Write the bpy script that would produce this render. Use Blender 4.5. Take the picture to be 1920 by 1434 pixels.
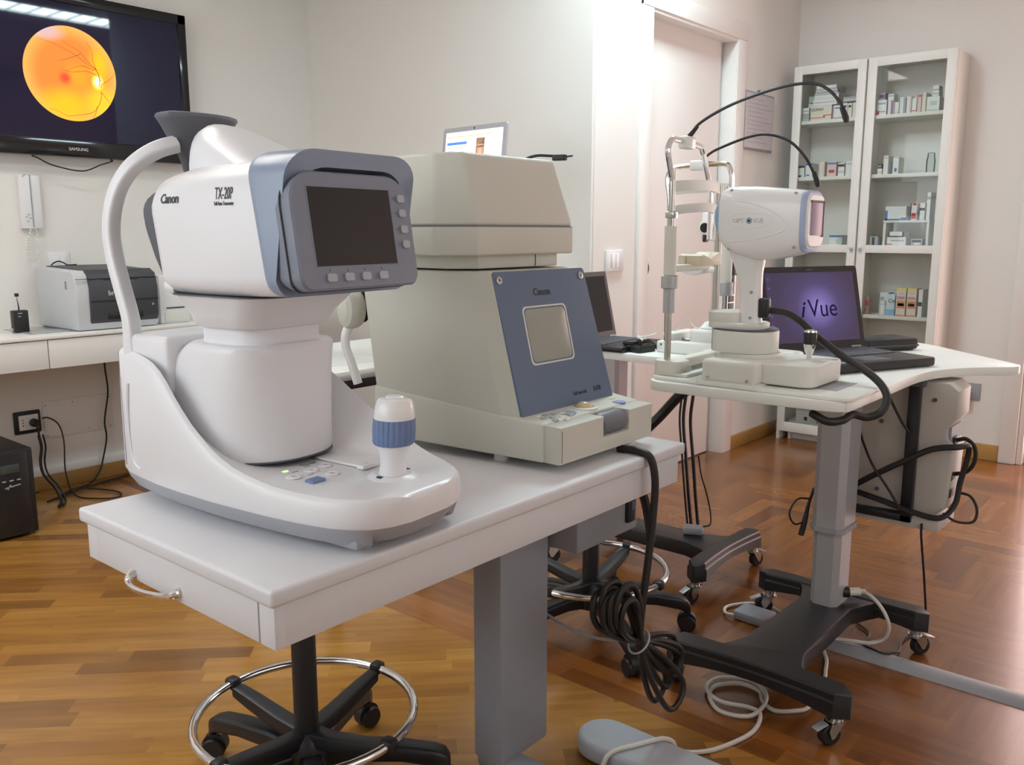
import bpy, bmesh, math, random
from mathutils import Vector, Matrix
from mathutils.bvhtree import BVHTree
random.seed(7)
for o in list(bpy.data.objects): bpy.data.objects.remove(o, do_unlink=True)
S = bpy.context.scene
COL = S.collection
# ---------------------------------------------------------------- camera
cd = bpy.data.cameras.new('camera'); cam = bpy.data.objects.new('camera', cd); COL.objects.link(cam)
cam.location = (0, 0, 1.2)
cam.rotation_euler = (math.radians(90-9.6987), 0, math.radians(40.2-90))
cd.sensor_fit = 'HORIZONTAL'; cd.sensor_width = 36; cd.lens = 1650/1920*36
cd.clip_start = 0.02; cd.clip_end = 60
S.camera = cam
# ---------------------------------------------------------------- world, light strengths, exposure
wd = bpy.data.worlds.new('world'); S.world = wd; wd.use_nodes = True
wd.node_tree.nodes['Background'].inputs[0].default_value = (0.75, 0.85, 1.0, 1)
wd.node_tree.nodes['Background'].inputs[1].default_value = 0.3
S.view_settings.view_transform = 'Standard'; S.view_settings.look = 'None'
S.view_settings.gamma = 1; S.view_settings.use_curve_mapping = False
S.view_settings.exposure = 0.8
LAMP = 21.0          # ceiling fluorescent diffusers
WINDOW_COOL = 2.2    # daylight in the window of the side wall
WINDOW_WARM = 3.5    # bright glazed door beyond the cabinet wall
WINDOW_FILL = 1.0   # unseen window added behind the camera as fill light
# ---------------------------------------------------------------- helpers
def ng(p):
    return (p[0], p[1], p[2])
def smoothpath(pts, n=6, closed=False):
    pts = [Vector(p) for p in pts]
    if len(pts) < 3 or n <= 1: return pts
    out = []; L = len(pts)
    rng = range(L if closed else L-1)
    for i in rng:
        if closed:
            p0, p1, p2, p3 = pts[(i-1) % L], pts[i], pts[(i+1) % L], pts[(i+2) % L]
        else:
            p1, p2 = pts[i], pts[i+1]
            p0 = pts[i-1] if i > 0 else p1*2-p2
            p3 = pts[i+2] if i+2 < L else p2*2-p1
        for k in range(n):
            t = k/n; t2 = t*t; t3 = t2*t
            out.append(0.5*((2*p1)+(p2-p0)*t+(2*p0-5*p1+4*p2-p3)*t2+(3*p1-p0-3*p2+p3)*t3))
    if not closed: out.append(pts[-1])
    return out
def rrect(hx, hy, r, n=5):
    """rounded rectangle outline, counter-clockwise, 4*(n+1) points"""
    r = min(r, hx*.999, hy*.999); out = []
    for sx, sy, a0 in ((1, 1, 0), (-1, 1, 90), (-1, -1, 180), (1, -1, 270)):
        for k in range(n+1):
            a = math.radians(a0+90*k/n)
            out.append((sx*(hx-r)+r*math.cos(a), sy*(hy-r)+r*math.sin(a)))
    return out
class G:
    def __init__(s, o=(0, 0, 0)):
        s.bm = bmesh.new(); s.o = Vector(o)
    def add(s, b):
        me = bpy.data.meshes.new('t'); b.to_mesh(me); b.free(); s.bm.from_mesh(me); bpy.data.meshes.remove(me); return s
    def box(s, lo, hi, r=0, seg=2):
        b = bmesh.new()
        lo = Vector(lo); hi = Vector(hi)
        c = (lo+hi)/2; d = hi-lo
        bmesh.ops.create_cube(b, size=1, matrix=Matrix.Translation(c) @ Matrix.Diagonal((abs(d.x), abs(d.y), abs(d.z), 1)))
        if r > 0:
            bmesh.ops.bevel(b, geom=b.edges[:], offset=min(r, min(abs(d.x), abs(d.y), abs(d.z))*.49), segments=seg, profile=.5, affect='EDGES')
        return s.add(b)
    def obox(s, c, d, rz=0, rx=0, ry=0, r=0, seg=2):
        b = bmesh.new()
        bmesh.ops.create_cube(b, size=1, matrix=Matrix.Diagonal((d[0], d[1], d[2], 1)))
        if r > 0: bmesh.ops.bevel(b, geom=b.edges[:], offset=min(r, min(d)*.49), segments=seg, profile=.5, affect='EDGES')
        m = Matrix.Translation(Vector(c)) @ Matrix.Rotation(rz, 4, 'Z') @ Matrix.Rotation(ry, 4, 'Y') @ Matrix.Rotation(rx, 4, 'X')
        bmesh.ops.transform(b, matrix=m, verts=b.verts[:])
        return s.add(b)
    def prism(s, pts, axis, a, b_, r=0, seg=2):
        b = bmesh.new()
        mp = {'x': lambda p, h: (h, p[0], p[1]), 'y': lambda p, h: (p[0], h, p[1]), 'z': lambda p, h: (p[0], p[1], h)}[axis]
        lo = [b.verts.new(mp(p, a)) for p in pts]; hi = [b.verts.new(mp(p, b_)) for p in pts]
        f1 = b.faces.new(lo); f2 = b.faces.new(hi); n = len(pts)
        for i in range(n): b.faces.new((lo[i], lo[(i+1) % n], hi[(i+1) % n], hi[i]))
        bmesh.ops.recalc_face_normals(b, faces=b.faces[:])
        if r > 0:
            es = list(set(list(f1.edges)+list(f2.edges)))
            bmesh.ops.bevel(b, geom=es, offset=r, segments=seg, profile=.5, affect='EDGES')
        return s.add(b)
    def loft(s, rings, cap=True, closed=True):
        b = bmesh.new()
        R = [[b.verts.new(p) for p in ring] for ring in rings]
        n = len(R[0])
        for i in range(len(R)-1):
            for k in range(n if closed else n-1):
                try: b.faces.new((R[i][k], R[i][(k+1) % n], R[i+1][(k+1) % n], R[i+1][k]))
                except ValueError: pass
        if cap and closed:
            b.faces.new(R[0]); b.faces.new(R[-1])
        bmesh.ops.remove_doubles(b, verts=b.verts[:], dist=1e-6)
        bmesh.ops.recalc_face_normals(b, faces=b.faces[:])
        return s.add(b)
    def tube(s, path, r, n=8, sm=6, closed=False):
        P = smoothpath(path, sm, closed); L = len(P)
        rr = r if isinstance(r, (list, tuple)) else None
        rings = []; up = None
        for i, p in enumerate(P):
            a = P[(i-1) % L] if (closed or i > 0) else p
            c = P[(i+1) % L] if (closed or i < L-1) else p
            t = (c-a); t = t.normalized() if t.length > 1e-9 else Vector((0, 0, 1))
            if up is None:
                up = Vector((0, 0, 1)) if abs(t.z) < .9 else Vector((1, 0, 0))
            x = up-t*up.dot(t)
            if x.length < 1e-6: x = t.orthogonal()
            x.normalize(); y = t.cross(x); up = x
            ri = r if rr is None else rr[0]+(0)*i
            if rr is not None:
                f = i/(L-1)*(len(rr)-1); j = min(int(f), len(rr)-2); ri = rr[j]+(rr[j+1]-rr[j])*(f-j)
            rings.append([p+(x*math.cos(2*math.pi*k/n)+y*math.sin(2*math.pi*k/n))*ri for k in range(n)])
        if closed: rings.append(rings[0]); return s.loft(rings, cap=False)
        return s.loft(rings)
    def sweep(s, path, sec, upv, sm=6):
        """sweep a 2D section (a along side, b along upv-ish) on a path; sec may be a function of t"""
        P = smoothpath(path, sm); L = len(P); rings = []
        upv = Vector(upv)
        for i, p in enumerate(P):
            a = P[max(i-1, 0)]; c = P[min(i+1, L-1)]
            t = (c-a).normalized(); x = upv.normalized(); y = t.cross(x).normalized(); x = y.cross(t).normalized()
            q = sec(i/(L-1)) if callable(sec) else sec
            rings.append([p+x*k[0]+y*k[1] for k in q])
        return s.loft(rings)
    def lathe(s, prof, c, d=(0, 0, 1), n=20):
        d = Vector(d).normalized(); x = d.orthogonal().normalized(); y = d.cross(x); c = Vector(c)
        rings = [[c+d*h+(x*math.cos(2*math.pi*k/n)+y*math.sin(2*math.pi*k/n))*max(r, 1e-4) for k in range(n)] for r, h in prof]
        return s.loft(rings)
    def cyl(s, a, b, r, n=16):
        a = Vector(a); b = Vector(b); return s.lathe([(r, 0), (r, (b-a).length)], a, b-a, n)
    def ball(s, c, rad, n=16):
        b = bmesh.new()
        rad = rad if isinstance(rad, (tuple, list)) else (rad,)*3
        bmesh.ops.create_uvsphere(b, u_segments=n, v_segments=max(6, n//2), radius=1, matrix=Matrix.Translation(Vector(c)) @ Matrix.Diagonal((*rad, 1)))
        return s.add(b)
    def quad(s, *ps):
        b = bmesh.new(); b.faces.new([b.verts.new(p) for p in ps]); return s.add(b)
    def mesh(s, name, ang=.55):
        bmesh.ops.translate(s.bm, verts=s.bm.verts[:], vec=-s.o)
        bmesh.ops.recalc_face_normals(s.bm, faces=s.bm.faces[:])
        me = bpy.data.meshes.new(name)
        for f in s.bm.faces: f.smooth = True
        s.bm.to_mesh(me); s.bm.free()
        me.set_sharp_from_angle(angle=ang)
        return me
def thing(name, label, cat, loc=(0, 0, 0), rz=0, group=None):
    o = bpy.data.objects.new(name, None); COL.objects.link(o); o.empty_display_size = .05
    o.location = loc; o.rotation_euler = (0, 0, rz); o['label'] = label; o['category'] = cat
    if group: o['group'] = group
    return o
def part(name, g, m, parent, label=None, ang=.55):
    me = g.mesh(name, ang) if isinstance(g, G) else g
    o = bpy.data.objects.new(name, me); COL.objects.link(o)
    if m: me.materials.clear(); me.materials.append(m)
    o.parent = parent
    if label: o['label'] = label
    return o
def one(name, g, m, label, cat, group=None, ang=.55):
    off = Vector(g.o); me = g.mesh(name, ang); o = bpy.data.objects.new(name, me); COL.objects.link(o)
    me.materials.append(m); o.location = off; o['label'] = label; o['category'] = cat
    if group: o['group'] = group
    return o
def struct(name, g, m, parent=None, ang=.55):
    off = Vector(g.o); me = g.mesh(name, ang); o = bpy.data.objects.new(name, me); COL.objects.link(o)
    if m: me.materials.append(m)
    if parent is not None: o.parent = parent
    else:
        o.location = off; o['kind'] = 'structure'
    return o
def text(name, s, size, loc, right, upv, m, parent, align='LEFT', ext=.0004, sx=1.0, bold=0, o=(0, 0, 0), target=None, fn=None):
    cu = bpy.data.curves.new('txt', 'FONT'); cu.body = s; cu.size = size; cu.align_x = align; cu.extrude = ext; cu.offset = bold; cu.resolution_u = 3
    t = bpy.data.objects.new('txt', cu); COL.objects.link(t)
    bpy.context.view_layer.update()
    me = bpy.data.meshes.new_from_object(t.evaluated_get(bpy.context.evaluated_depsgraph_get()))
    bpy.data.objects.remove(t); bpy.data.curves.remove(cu)
    r = Vector(right).normalized(); u = Vector(upv).normalized(); n = r.cross(u); loc = Vector(loc)-Vector(o)
    for v in me.vertices:
        p = loc+r*(v.co.x*sx)+u*v.co.y
        if target is not None:
            h = target.ray_cast(p+n*.3, -n)
            if h[0] is not None: p = h[0]+n*.0007
        v.co = p+n*v.co.z
    return part(name, me, m, parent)
def bvh_of(ob):
    bm = bmesh.new(); bm.from_mesh(ob.data); t = BVHTree.FromBMesh(bm); bm.free(); return t
# ---------------------------------------------------------------- materials
def mat(name, col, rough=.5, metal=0, var=0, vscale=6, bump=0, bscale=300, spec=.5, coat=0, em=None, ems=0, stretch=None):
    m = bpy.data.materials.new(name); m.use_nodes = True; nt = m.node_tree; N = nt.nodes; b = N['Principled BSDF']
    b.inputs['Base Color'].default_value = (*col, 1); b.inputs['Roughness'].default_value = rough
    b.inputs['Metallic'].default_value = metal; b.inputs['Specular IOR Level'].default_value = spec
    b.inputs['Coat Weight'].default_value = coat
    tc = N.new('ShaderNodeTexCoord')
    src = tc.outputs['Object']
    if stretch:
        mp = N.new('ShaderNodeMapping'); mp.inputs['Scale'].default_value = stretch; nt.links.new(src, mp.inputs[0]); src = mp.outputs[0]
    if var:
        nz = N.new('ShaderNodeTexNoise'); nz.inputs['Scale'].default_value = vscale; nz.inputs['Detail'].default_value = 4; nt.links.new(src, nz.inputs['Vector'])
        mx = N.new('ShaderNodeMix'); mx.data_type = 'RGBA'
        mx.inputs[6].default_value = (*[c*(1-var) for c in col], 1); mx.inputs[7].default_value = (*[min(1, c*(1+var)) for c in col], 1)
        nt.links.new(nz.outputs['Fac'], mx.inputs[0]); nt.links.new(mx.outputs[2], b.inputs['Base Color'])
    if bump:
        n2 = N.new('ShaderNodeTexNoise'); n2.inputs['Scale'].default_value = bscale; n2.inputs['Detail'].default_value = 3; nt.links.new(src, n2.inputs['Vector'])
        bp = N.new('ShaderNodeBump'); bp.inputs['Strength'].default_value = bump; bp.inputs['Distance'].default_value = .002
        nt.links.new(n2.outputs['Fac'], bp.inputs['Height']); nt.links.new(bp.outputs[0], b.inputs['Normal'])
    if em:
        b.inputs['Emission Color'].default_value = (*em, 1); b.inputs['Emission Strength'].default_value = ems
    return m
def glassmat(name, tint=(.9, .95, .93), ior=1.45, rough=.02):
    m = bpy.data.materials.new(name); m.use_nodes = True; nt = m.node_tree; N = nt.nodes
    for n in list(N): N.remove(n)
    out = N.new('ShaderNodeOutputMaterial'); mx = N.new('ShaderNodeMixShader'); tr = N.new('ShaderNodeBsdfTransparent'); gl = N.new('ShaderNodeBsdfGlossy'); fr = N.new('ShaderNodeFresnel')
    tr.inputs[0].default_value = (*tint, 1); gl.inputs['Roughness'].default_value = rough; fr.inputs[0].default_value = ior
    nt.links.new(fr.outputs[0], mx.inputs[0]); nt.links.new(tr.outputs[0], mx.inputs[1]); nt.links.new(gl.outputs[0], mx.inputs[2]); nt.links.new(mx.outputs[0], out.inputs[0])
    return m
def emis(name, col, s):
    m = bpy.data.materials.new(name); m.use_nodes = True; nt = m.node_tree; N = nt.nodes
    for n in list(N): N.remove(n)
    out = N.new('ShaderNodeOutputMaterial'); e = N.new('ShaderNodeEmission'); e.inputs[0].default_value = (*col, 1); e.inputs[1].default_value = s
    nt.links.new(e.outputs[0], out.inputs[0]); return m
def woodmat(name, island, tone=(1, 1, 1)):
    m = bpy.data.materials.new(name); m.use_nodes = True; nt = m.node_tree; N = nt.nodes; b = N['Principled BSDF']
    if island: rn = N.new('ShaderNodeNewGeometry').outputs['Random Per Island']
    else: rn = N.new('ShaderNodeObjectInfo').outputs['Random']
    uv = N.new('ShaderNodeUVMap'); uv.uv_map = 'UVMap'
    sep = N.new('ShaderNodeSeparateXYZ'); nt.links.new(uv.outputs[0], sep.inputs[0])
    cmb = N.new('ShaderNodeCombineXYZ')
    mu = N.new('ShaderNodeMath'); mu.operation = 'MULTIPLY'; mu.inputs[1].default_value = 4.0; nt.links.new(sep.outputs[0], mu.inputs[0])
    mv = N.new('ShaderNodeMath'); mv.operation = 'MULTIPLY'; mv.inputs[1].default_value = 34.; nt.links.new(sep.outputs[1], mv.inputs[0])
    mr = N.new('ShaderNodeMath'); mr.operation = 'MULTIPLY'; mr.inputs[1].default_value = 91.; nt.links.new(rn, mr.inputs[0])
    nt.links.new(mu.outputs[0], cmb.inputs[0]); nt.links.new(mv.outputs[0], cmb.inputs[1]); nt.links.new(mr.outputs[0], cmb.inputs[2])
    nz = N.new('ShaderNodeTexNoise'); nz.inputs['Scale'].default_value = 1; nz.inputs['Detail'].default_value = 2.5; nz.inputs['Roughness'].default_value = .5; nt.links.new(cmb.outputs[0], nz.inputs['Vector'])
    ramp = N.new('ShaderNodeValToRGB'); nt.links.new(rn, ramp.inputs[0])
    e = ramp.color_ramp.elements
    tn = lambda c: (c[0]*tone[0], c[1]*tone[1], c[2]*tone[2], 1)
    e[0].position = 0; e[0].color = tn((.16, .074, .023)); e[1].position = 1; e[1].color = tn((.36, .195, .064))
    for p, c in ((.2, (.25, .122, .039)), (.45, (.31, .160, .050)), (.7, (.27, .137, .042))):
        k = ramp.color_ramp.elements.new(p); k.color = tn(c)
    mx = N.new('ShaderNodeMix'); mx.data_type = 'RGBA'; mx.blend_type = 'MULTIPLY'; mx.inputs[0].default_value = .75
    r2 = N.new('ShaderNodeValToRGB'); nt.links.new(nz.outputs['Fac'], r2.inputs[0]); r2.color_ramp.elements[0].position = .3; r2.color_ramp.elements[0].color = (.72, .70, .68, 1); r2.color_ramp.elements[1].position = .7; r2.color_ramp.elements[1].color = (1.08, 1.08, 1.08, 1)
    nt.links.new(ramp.outputs[0], mx.inputs[6]); nt.links.new(r2.outputs[0], mx.inputs[7]); nt.links.new(mx.outputs[2], b.inputs['Base Color'])
    b.inputs['Roughness'].default_value = .24; b.inputs['Coat Weight'].default_value = .25; b.inputs['Coat Roughness'].default_value = .12
    return m
M_wall = mat('plaster_white', (.80, .775, .74), .85, var=.02, vscale=3, bump=.05, bscale=120)
M_ceil = mat('ceiling_white', (.82, .81, .79), .9, var=.02, bump=.04)
M_trimw = mat('painted_trim', (.82, .79, .76), .45, var=.02)
M_doorw = mat('door_paint', (.80, .76, .73), .5, var=.02)
M_oak = mat('oak_baseboard', (.36, .185, .05), .4, var=.25, vscale=9, stretch=(1, 1, 14))
M_white = mat('white_plastic', (.77, .77, .79), .32, var=.012, bump=.02, bscale=500)
M_whiteg = mat('white_gloss', (.82, .82, .82), .22, var=.01)
M_sled = mat('light_grey_plastic', (.36, .37, .41), .5, var=.03, bump=.03, bscale=600)
M_hood = mat('blue_grey_plastic', (.25, .31, .42), .33, var=.03)
M_panel = mat('slate_plastic', (.20, .225, .285), .42, var=.03, bump=.03, bscale=700)
M_dkgrey = mat('dark_grey_rubber', (.095, .10, .12), .6, var=.05, bump=.05, bscale=400)
M_scrblk = mat('dark_screen', (.008, .008, .009), .12, var=.05)
M_btn = mat('grey_button', (.40, .42, .47), .4, var=.03)
M_print = mat('dark_print', (.05, .055, .07), .6, var=.05)
M_printg = mat('grey_print', (.25, .26, .28), .6, var=.05)
M_blueg = mat('blue_grip', (.15, .22, .40), .5, var=.05)
M_cream = mat('cream_plastic', (.60, .60, .53), .5, var=.03, bump=.06, bscale=500)
M_creaml = mat('pale_cream_plastic', (.72, .72, .66), .45, var=.02)
M_rfblue = mat('steel_blue_panel', (.115, .165, .25), .5, var=.04, bump=.05, bscale=500)
M_crt = mat('grey_green_glass', (.34, .35, .30), .28, var=.05)
M_ball = mat('amber_ball', (.62, .50, .30), .2, var=.03)
M_handle = mat('slate_grip', (.16, .165, .19), .45, var=.05)
M_lam = mat('white_laminate', (.70, .70, .725), .42, var=.02, vscale=40, bump=.05, bscale=700)
M_lamw = mat('warm_white_laminate', (.82, .84, .80), .38, var=.015, vscale=30)
M_grpost = mat('grey_powdercoat', (.30, .315, .35), .5, var=.04, bump=.04, bscale=500)
M_alu = mat('satin_aluminium', (.46, .475, .50), .42, metal=.35, var=.05)
M_chrome = mat('chrome', (.82, .82, .83), .12, metal=1, var=.02)
M_steel = mat('brushed_steel', (.52, .51, .48), .24, metal=1, var=.04)
M_black = mat('black_plastic', (.012, .012, .014), .45, var=.1, bump=.03, bscale=500)
M_blkg = mat('black_powdercoat', (.012, .013, .016), .38, var=.1, bump=.04, bscale=600)
M_cable = mat('black_cable', (.014, .013, .013), .5, var=.1)
M_cablew = mat('white_cable', (.70, .68, .63), .5, var=.03)
M_greyp = mat('mid_grey_plastic', (.33, .35, .38), .5, var=.04)
M_printer = mat('printer_grey', (.56, .58, .60), .5, var=.02, bump=.05, bscale=500)
M_prdark = mat('printer_charcoal', (.055, .058, .068), .5, var=.05, bump=.05, bscale=500)
M_glass = glassmat('clear_glass', (.985, .99, .985), 1.3)
M_cab = mat('cabinet_white', (.80, .775, .73), .45, var=.02)
M_cabin = mat('cabinet_inside', (.80, .78, .72), .6, var=.02)
# ================================================================ room shell
H = 2.75
M_floorb = mat('floor_underlay', (.05, .022, .008), .7, var=.1)
M_plankL = woodmat('parquet_light', False, (1.32, 1.18, .72)); M_plankR = woodmat('parquet_red', False, (.78, .56, .38)); M_plankB = woodmat('parquet_border', False, (1.15, .85, .6))
M_restL = woodmat('parquet_light_rest', True, (1.32, 1.18, .72)); M_restR = woodmat('parquet_red_rest', True, (.78, .56, .38))
fl = struct('floor', G((2.1, 1.5, 0)).box((-1.05, -1.45, -.06), (5.5, 4.45, -.004)), M_floorb)
def poly_of(cx, cy, a, L, W):
    c, s = math.cos(a), math.sin(a); hx, hy = L/2-.00005, W/2-.00005
    return [(cx+c*x-s*y, cy+s*x+c*y, x, y) for x, y in ((-hx, -hy), (hx, -hy), (hx, hy), (-hx, hy))]
def clip(P, xmax=None, xmin=None):
    for lim, sg in ((xmax, 1), (xmin, -1)):
        if lim is None: continue
        out = []
        for i in range(len(P)):
            A, B = P[i], P[(i+1) % len(P)]; da, db = (lim-A[0])*sg, (lim-B[0])*sg
            if da >= 0: out.append(A)
            if (da < 0) != (db < 0):
                t = da/(da-db); out.append(tuple(A[k]+(B[k]-A[k])*t for k in range(4)))
        P = out
        if len(P) < 3: return []
    return P
def add_plank(b, uvl, P, z=0., ox=0, oy=0, mi=0):
    n = len(P); mx = sum(p[0] for p in P)/n; my = sum(p[1] for p in P)/n
    lo = [b.verts.new((p[0]-ox, p[1]-oy, z-.006)) for p in P]; hi = [b.verts.new((p[0]-ox, p[1]-oy, z)) for p in P]
    uv = [(p[2], p[3]) for p in P]
    fc = b.faces.new(hi); fc.material_index = mi
    for lp, q in zip(fc.loops, uv): lp[uvl].uv = q
    for i in range(n):
        j = (i+1) % n; fc = b.faces.new((lo[i], lo[j], hi[j], hi[i]))
        for lp, q in zip(fc.loops, (uv[i], uv[j], uv[j], uv[i])): lp[uvl].uv = q
planks = []
BX0, BX1 = 1.795, 1.925                       # border course between the two layings
LA, WA = .34, .066                            # strips laid on the diagonal
d = Vector((1, -1)).normalized(); nn = Vector((1, 1)).normalized()
for j in range(-10, 95):
    off = random.random()*LA
    for i in range(-18, 16):
        p = nn*(j*WA)+d*(i*LA+off)
        if -1.0 < p.x < BX0+.2 and -1.4 < p.y < 4.34: planks.append((p.x, p.y, -math.pi/4, LA, WA, 0, BX0, None))
LB, WB = .36, .072                            # herringbone, boards square to the walls
for r in range(-60, 90):
    for q in range(-14, 16):
        x0 = BX1-.1+r*WB+q*LB; y0 = -1.4+r*WB-q*LB
        for cx, cy, a in ((x0+LB/2, y0+WB/2, 0), (x0+LB+WB/2, y0-LB/2+WB, math.pi/2)):
            if BX1-.25 < cx < 5.4 and -1.4 < cy < 4.4: planks.append((cx, cy, a, LB, WB, 0, None, BX1))
for c, x in enumerate((BX0+.0325, BX0+.0975)):
    for i in range(-3, 9):
        planks.append((x, -.2+i*.62+c*.27, math.pi/2, .62, .065, 0, None, None))
fw = Vector((math.cos(math.radians(40.2)), math.sin(math.radians(40.2)))); rt = Vector((fw.y, -fw.x))
def rank(p):
    q = Vector((p[0], p[1])); z = q.dot(fw); x = q.dot(rt)
    if z < .9 or abs(x) > .68*z+.1: return 99
    return z-1 if p[3] > .5 else z
planks.sort(key=rank)
shared = {}; rest = bmesh.new(); ruv = rest.loops.layers.uv.new('UVMap'); made = 0
for i, (x, y, a, L, W, z, xm, xn) in enumerate(planks):
    P0 = poly_of(x, y, a, L, W); P = clip(P0, xm, xn)
    if not P: continue
    if made < 300:
        key = (L, W, a)
        if len(P) == 4 and all(abs(P[k][0]-P0[k][0]) < 1e-6 for k in range(4)) and key in shared: me = shared[key]
        else:
            b = bmesh.new(); uvl = b.loops.layers.uv.new('UVMap'); add_plank(b, uvl, P, 0, x, y)
            me = bpy.data.meshes.new('plank'); b.to_mesh(me); b.free(); me.materials.append(M_plankB if L > .5 else (M_plankL if xm is not None else M_plankR))
            if len(P) == 4 and all(abs(P[k][0]-P0[k][0]) < 1e-6 for k in range(4)): shared[key] = me
        o = bpy.data.objects.new('plank', me); COL.objects.link(o); o.parent = fl; o.location = (x-2.1, y-1.5, 0); made += 1
    else: add_plank(rest, ruv, P, 0, 2.1, 1.5, 0 if xm is not None else 1)
me = bpy.data.meshes.new('planks'); rest.to_mesh(me); rest.free(); me.materials.append(M_restL); me.materials.append(M_restR)
o = bpy.data.objects.new('plank_field', me); COL.objects.link(o); o.parent = fl; o['kind'] = 'stuff'
struct('ceiling', G((2.1, 1.5, H)).box((-1.05, -1.45, H), (5.5, 4.45, H+.1)), M_ceil)
struct('wall_left', G((1.2, 4.28, 0)).box((-1.05, 4.28, -.02), (3.4, 4.42, H)), M_wall)
struct('wall_back', G((3.2, 3.2, 0)).prism([(3.27, 4.30), (3.08, 2.171), (3.24, 2.20), (3.42, 4.30)], 'z', -.02, H), M_wall)
struct('wall_door', G((4.1, 2.17, 0)).prism([(3.10, -.02), (3.52, -.02), (3.52, 2.17), (4.34, 2.17), (4.34, -.02), (5.3, -.02), (5.3, H), (3.10, H)], 'y', 2.17, 2.33), M_wall)
struct('wall_right', G((5.13, 1, 0)).prism([(2.2, -.02), (.87, -.02), (.87, 2.16), (-.35, 2.16), (-.35, -.02), (-1.45, -.02), (-1.45, H), (2.2, H)], 'x', 5.13, 5.28), M_wall)
g = G((2, -1.3, 0))
for a, c in (((-1.05, -1.45, -.02), (.3, -1.3, H)), ((2.5, -1.45, -.02), (5.3, -1.3, H)), ((.3, -1.45, -.02), (2.5, -1.3, .9)), ((.3, -1.45, 2.35), (2.5, -1.3, H))): g.box(a, c)
struct('wall_front', g, M_wall)
w3 = thing('fill_window', '', ''); del w3['label'], w3['category']; w3['kind'] = 'structure'; w3.location = (1.4, -1.37, .9)  # unseen window, added to brighten the sides facing the camera
g = G((1.4, -1.37, .9))
for lo, hi in (((.3, -1.42, .9), (2.5, -1.35, .96)), ((.3, -1.42, 2.29), (2.5, -1.35, 2.35)), ((.3, -1.42, .9), (.36, -1.35, 2.35)), ((2.44, -1.42, .9), (2.5, -1.35, 2.35)), ((1.36, -1.42, .9), (1.44, -1.35, 2.35))): g.box(lo, hi, .004)
part('window_frame', g, M_trimw, w3)
part('pane', G((1.4, -1.37, .9)).box((.35, -1.40, .95), (2.45, -1.39, 2.3)), emis('front_fill', (1.0, .97, .95), WINDOW_FILL), w3)
g = G((-.9, 1.5, 0))
for a, c in (((-1.05, -1.45, -.02), (-.9, .9, H)), ((-1.05, 3.3, -.02), (-.9, 4.42, H)), ((-1.05, .9, -.02), (-.9, 3.3, .95)), ((-1.05, .9, 2.35), (-.9, 3.3, H))): g.box(a, c)
struct('wall_side', g, M_wall)
# window in the side wall (daylight) and bright glazed door past the cabinet wall
w1 = thing('window_1', '', ''); del w1['label'], w1['category']; w1['kind'] = 'structure'; w1.location = (-.95, 2.1, .95)
g = G((-.95, 2.1, .95))
for lo, hi in (((-1.0, .9, .95), (-.93, 3.3, 1.01)), ((-1.0, .9, 2.29), (-.93, 3.3, 2.35)), ((-1.0, .9, .95), (-.93, .96, 2.35)), ((-1.0, 3.24, .95), (-.93, 3.3, 2.35)), ((-1.0, 2.06, .95), (-.93, 2.14, 2.35))): g.box(lo, hi, .004)
part('window_frame', g, M_trimw, w1)
part('pane', G((-.95, 2.1, .95)).box((-.99, .95, 1.0), (-.98, 3.25, 2.3)), emis('overcast_daylight', (.90, .96, 1.0), WINDOW_COOL), w1)
w2 = thing('door_2', '', ''); del w2['label'], w2['category']; w2['kind'] = 'structure'; w2.location = (5.24, .26, 0)
g = G((5.24, .26, 0))
for lo, hi in (((5.2, .80, 0), (5.27, .87, 2.16)), ((5.2, -.35, 0), (5.27, -.28, 2.16)), ((5.2, -.35, 2.09), (5.27, .87, 2.16)), ((5.2, -.35, 0), (5.27, .87, .08))): g.box(lo, hi, .004)
part('door_frame', g, M_trimw, w2)
part('pane', G((5.24, .26, 0)).box((5.235, -.30, .07), (5.245, .82, 2.1)), emis('bright_pane', (1.0, .74, .70), WINDOW_WARM), w2)
# sliding door
d1 = thing('door_1', '', ''); del d1['label'], d1['category']; d1['kind'] = 'structure'; d1.location = (3.93, 2.25, 0)
o1 = (3.93, 2.25, 0)
part('door_leaf', G(o1).box((3.50, 2.235, .008), (4.315, 2.275, 2.16), .002), M_doorw, d1)
g = G(o1).lathe([(.030, 0), (.034, .002), (.034, .005), (.030, .006)], (3.622, 2.236, 1.03), (0, -1, 0), 24)
part('flush_pull', g, M_chrome, d1, 'round chrome flush pull')
part('pull_recess', G(o1).lathe([(.026, 0), (.026, .0075)], (3.622, 2.236, 1.03), (0, -1, 0), 24), M_dkgrey, d1)
g = G((3.93, 2.17, 0))
for lo, hi in (((3.435, 2.155, 0), (3.52, 2.172, 2.255)), ((4.34, 2.155, 0), (4.44, 2.172, 2.255)), ((3.435, 2.152, 2.17), (4.44, 2.172, 2.255)), ((3.505, 2.16, 0), (3.524, 2.23, 2.175)), ((4.336, 2.16, 0), (4.355, 2.33, 2.175)), ((3.505, 2.16, 2.155), (4.355, 2.33, 2.178))): g.box(lo, hi, .003)
struct('trim_1', g, M_trimw)
struct('trim_2', G((5.1, .9, 0)).box((5.098, .875, 0), (5.132, .955, 2.23), .006).box((5.115, .845, 0), (5.20, .876, 2.20), .005).box((5.16, .825, 0), (5.215, .85, 2.18), .004), M_trimw)
struct('baseboard_left', G((1.2, 4.27, 0)).box((-.9, 4.265, 0), (3.27, 4.281, .07), .003), M_oak)
struct('trim_3', G((1.2, 4.27, 0)).box((-.9, 4.268, .07), (3.27, 4.281, .105), .002), M_trimw)
struct('baseboard_door', G((4.6, 2.16, 0)).box((4.44, 2.155, 0), (5.13, 2.171, .075), .003), M_oak)
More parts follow.
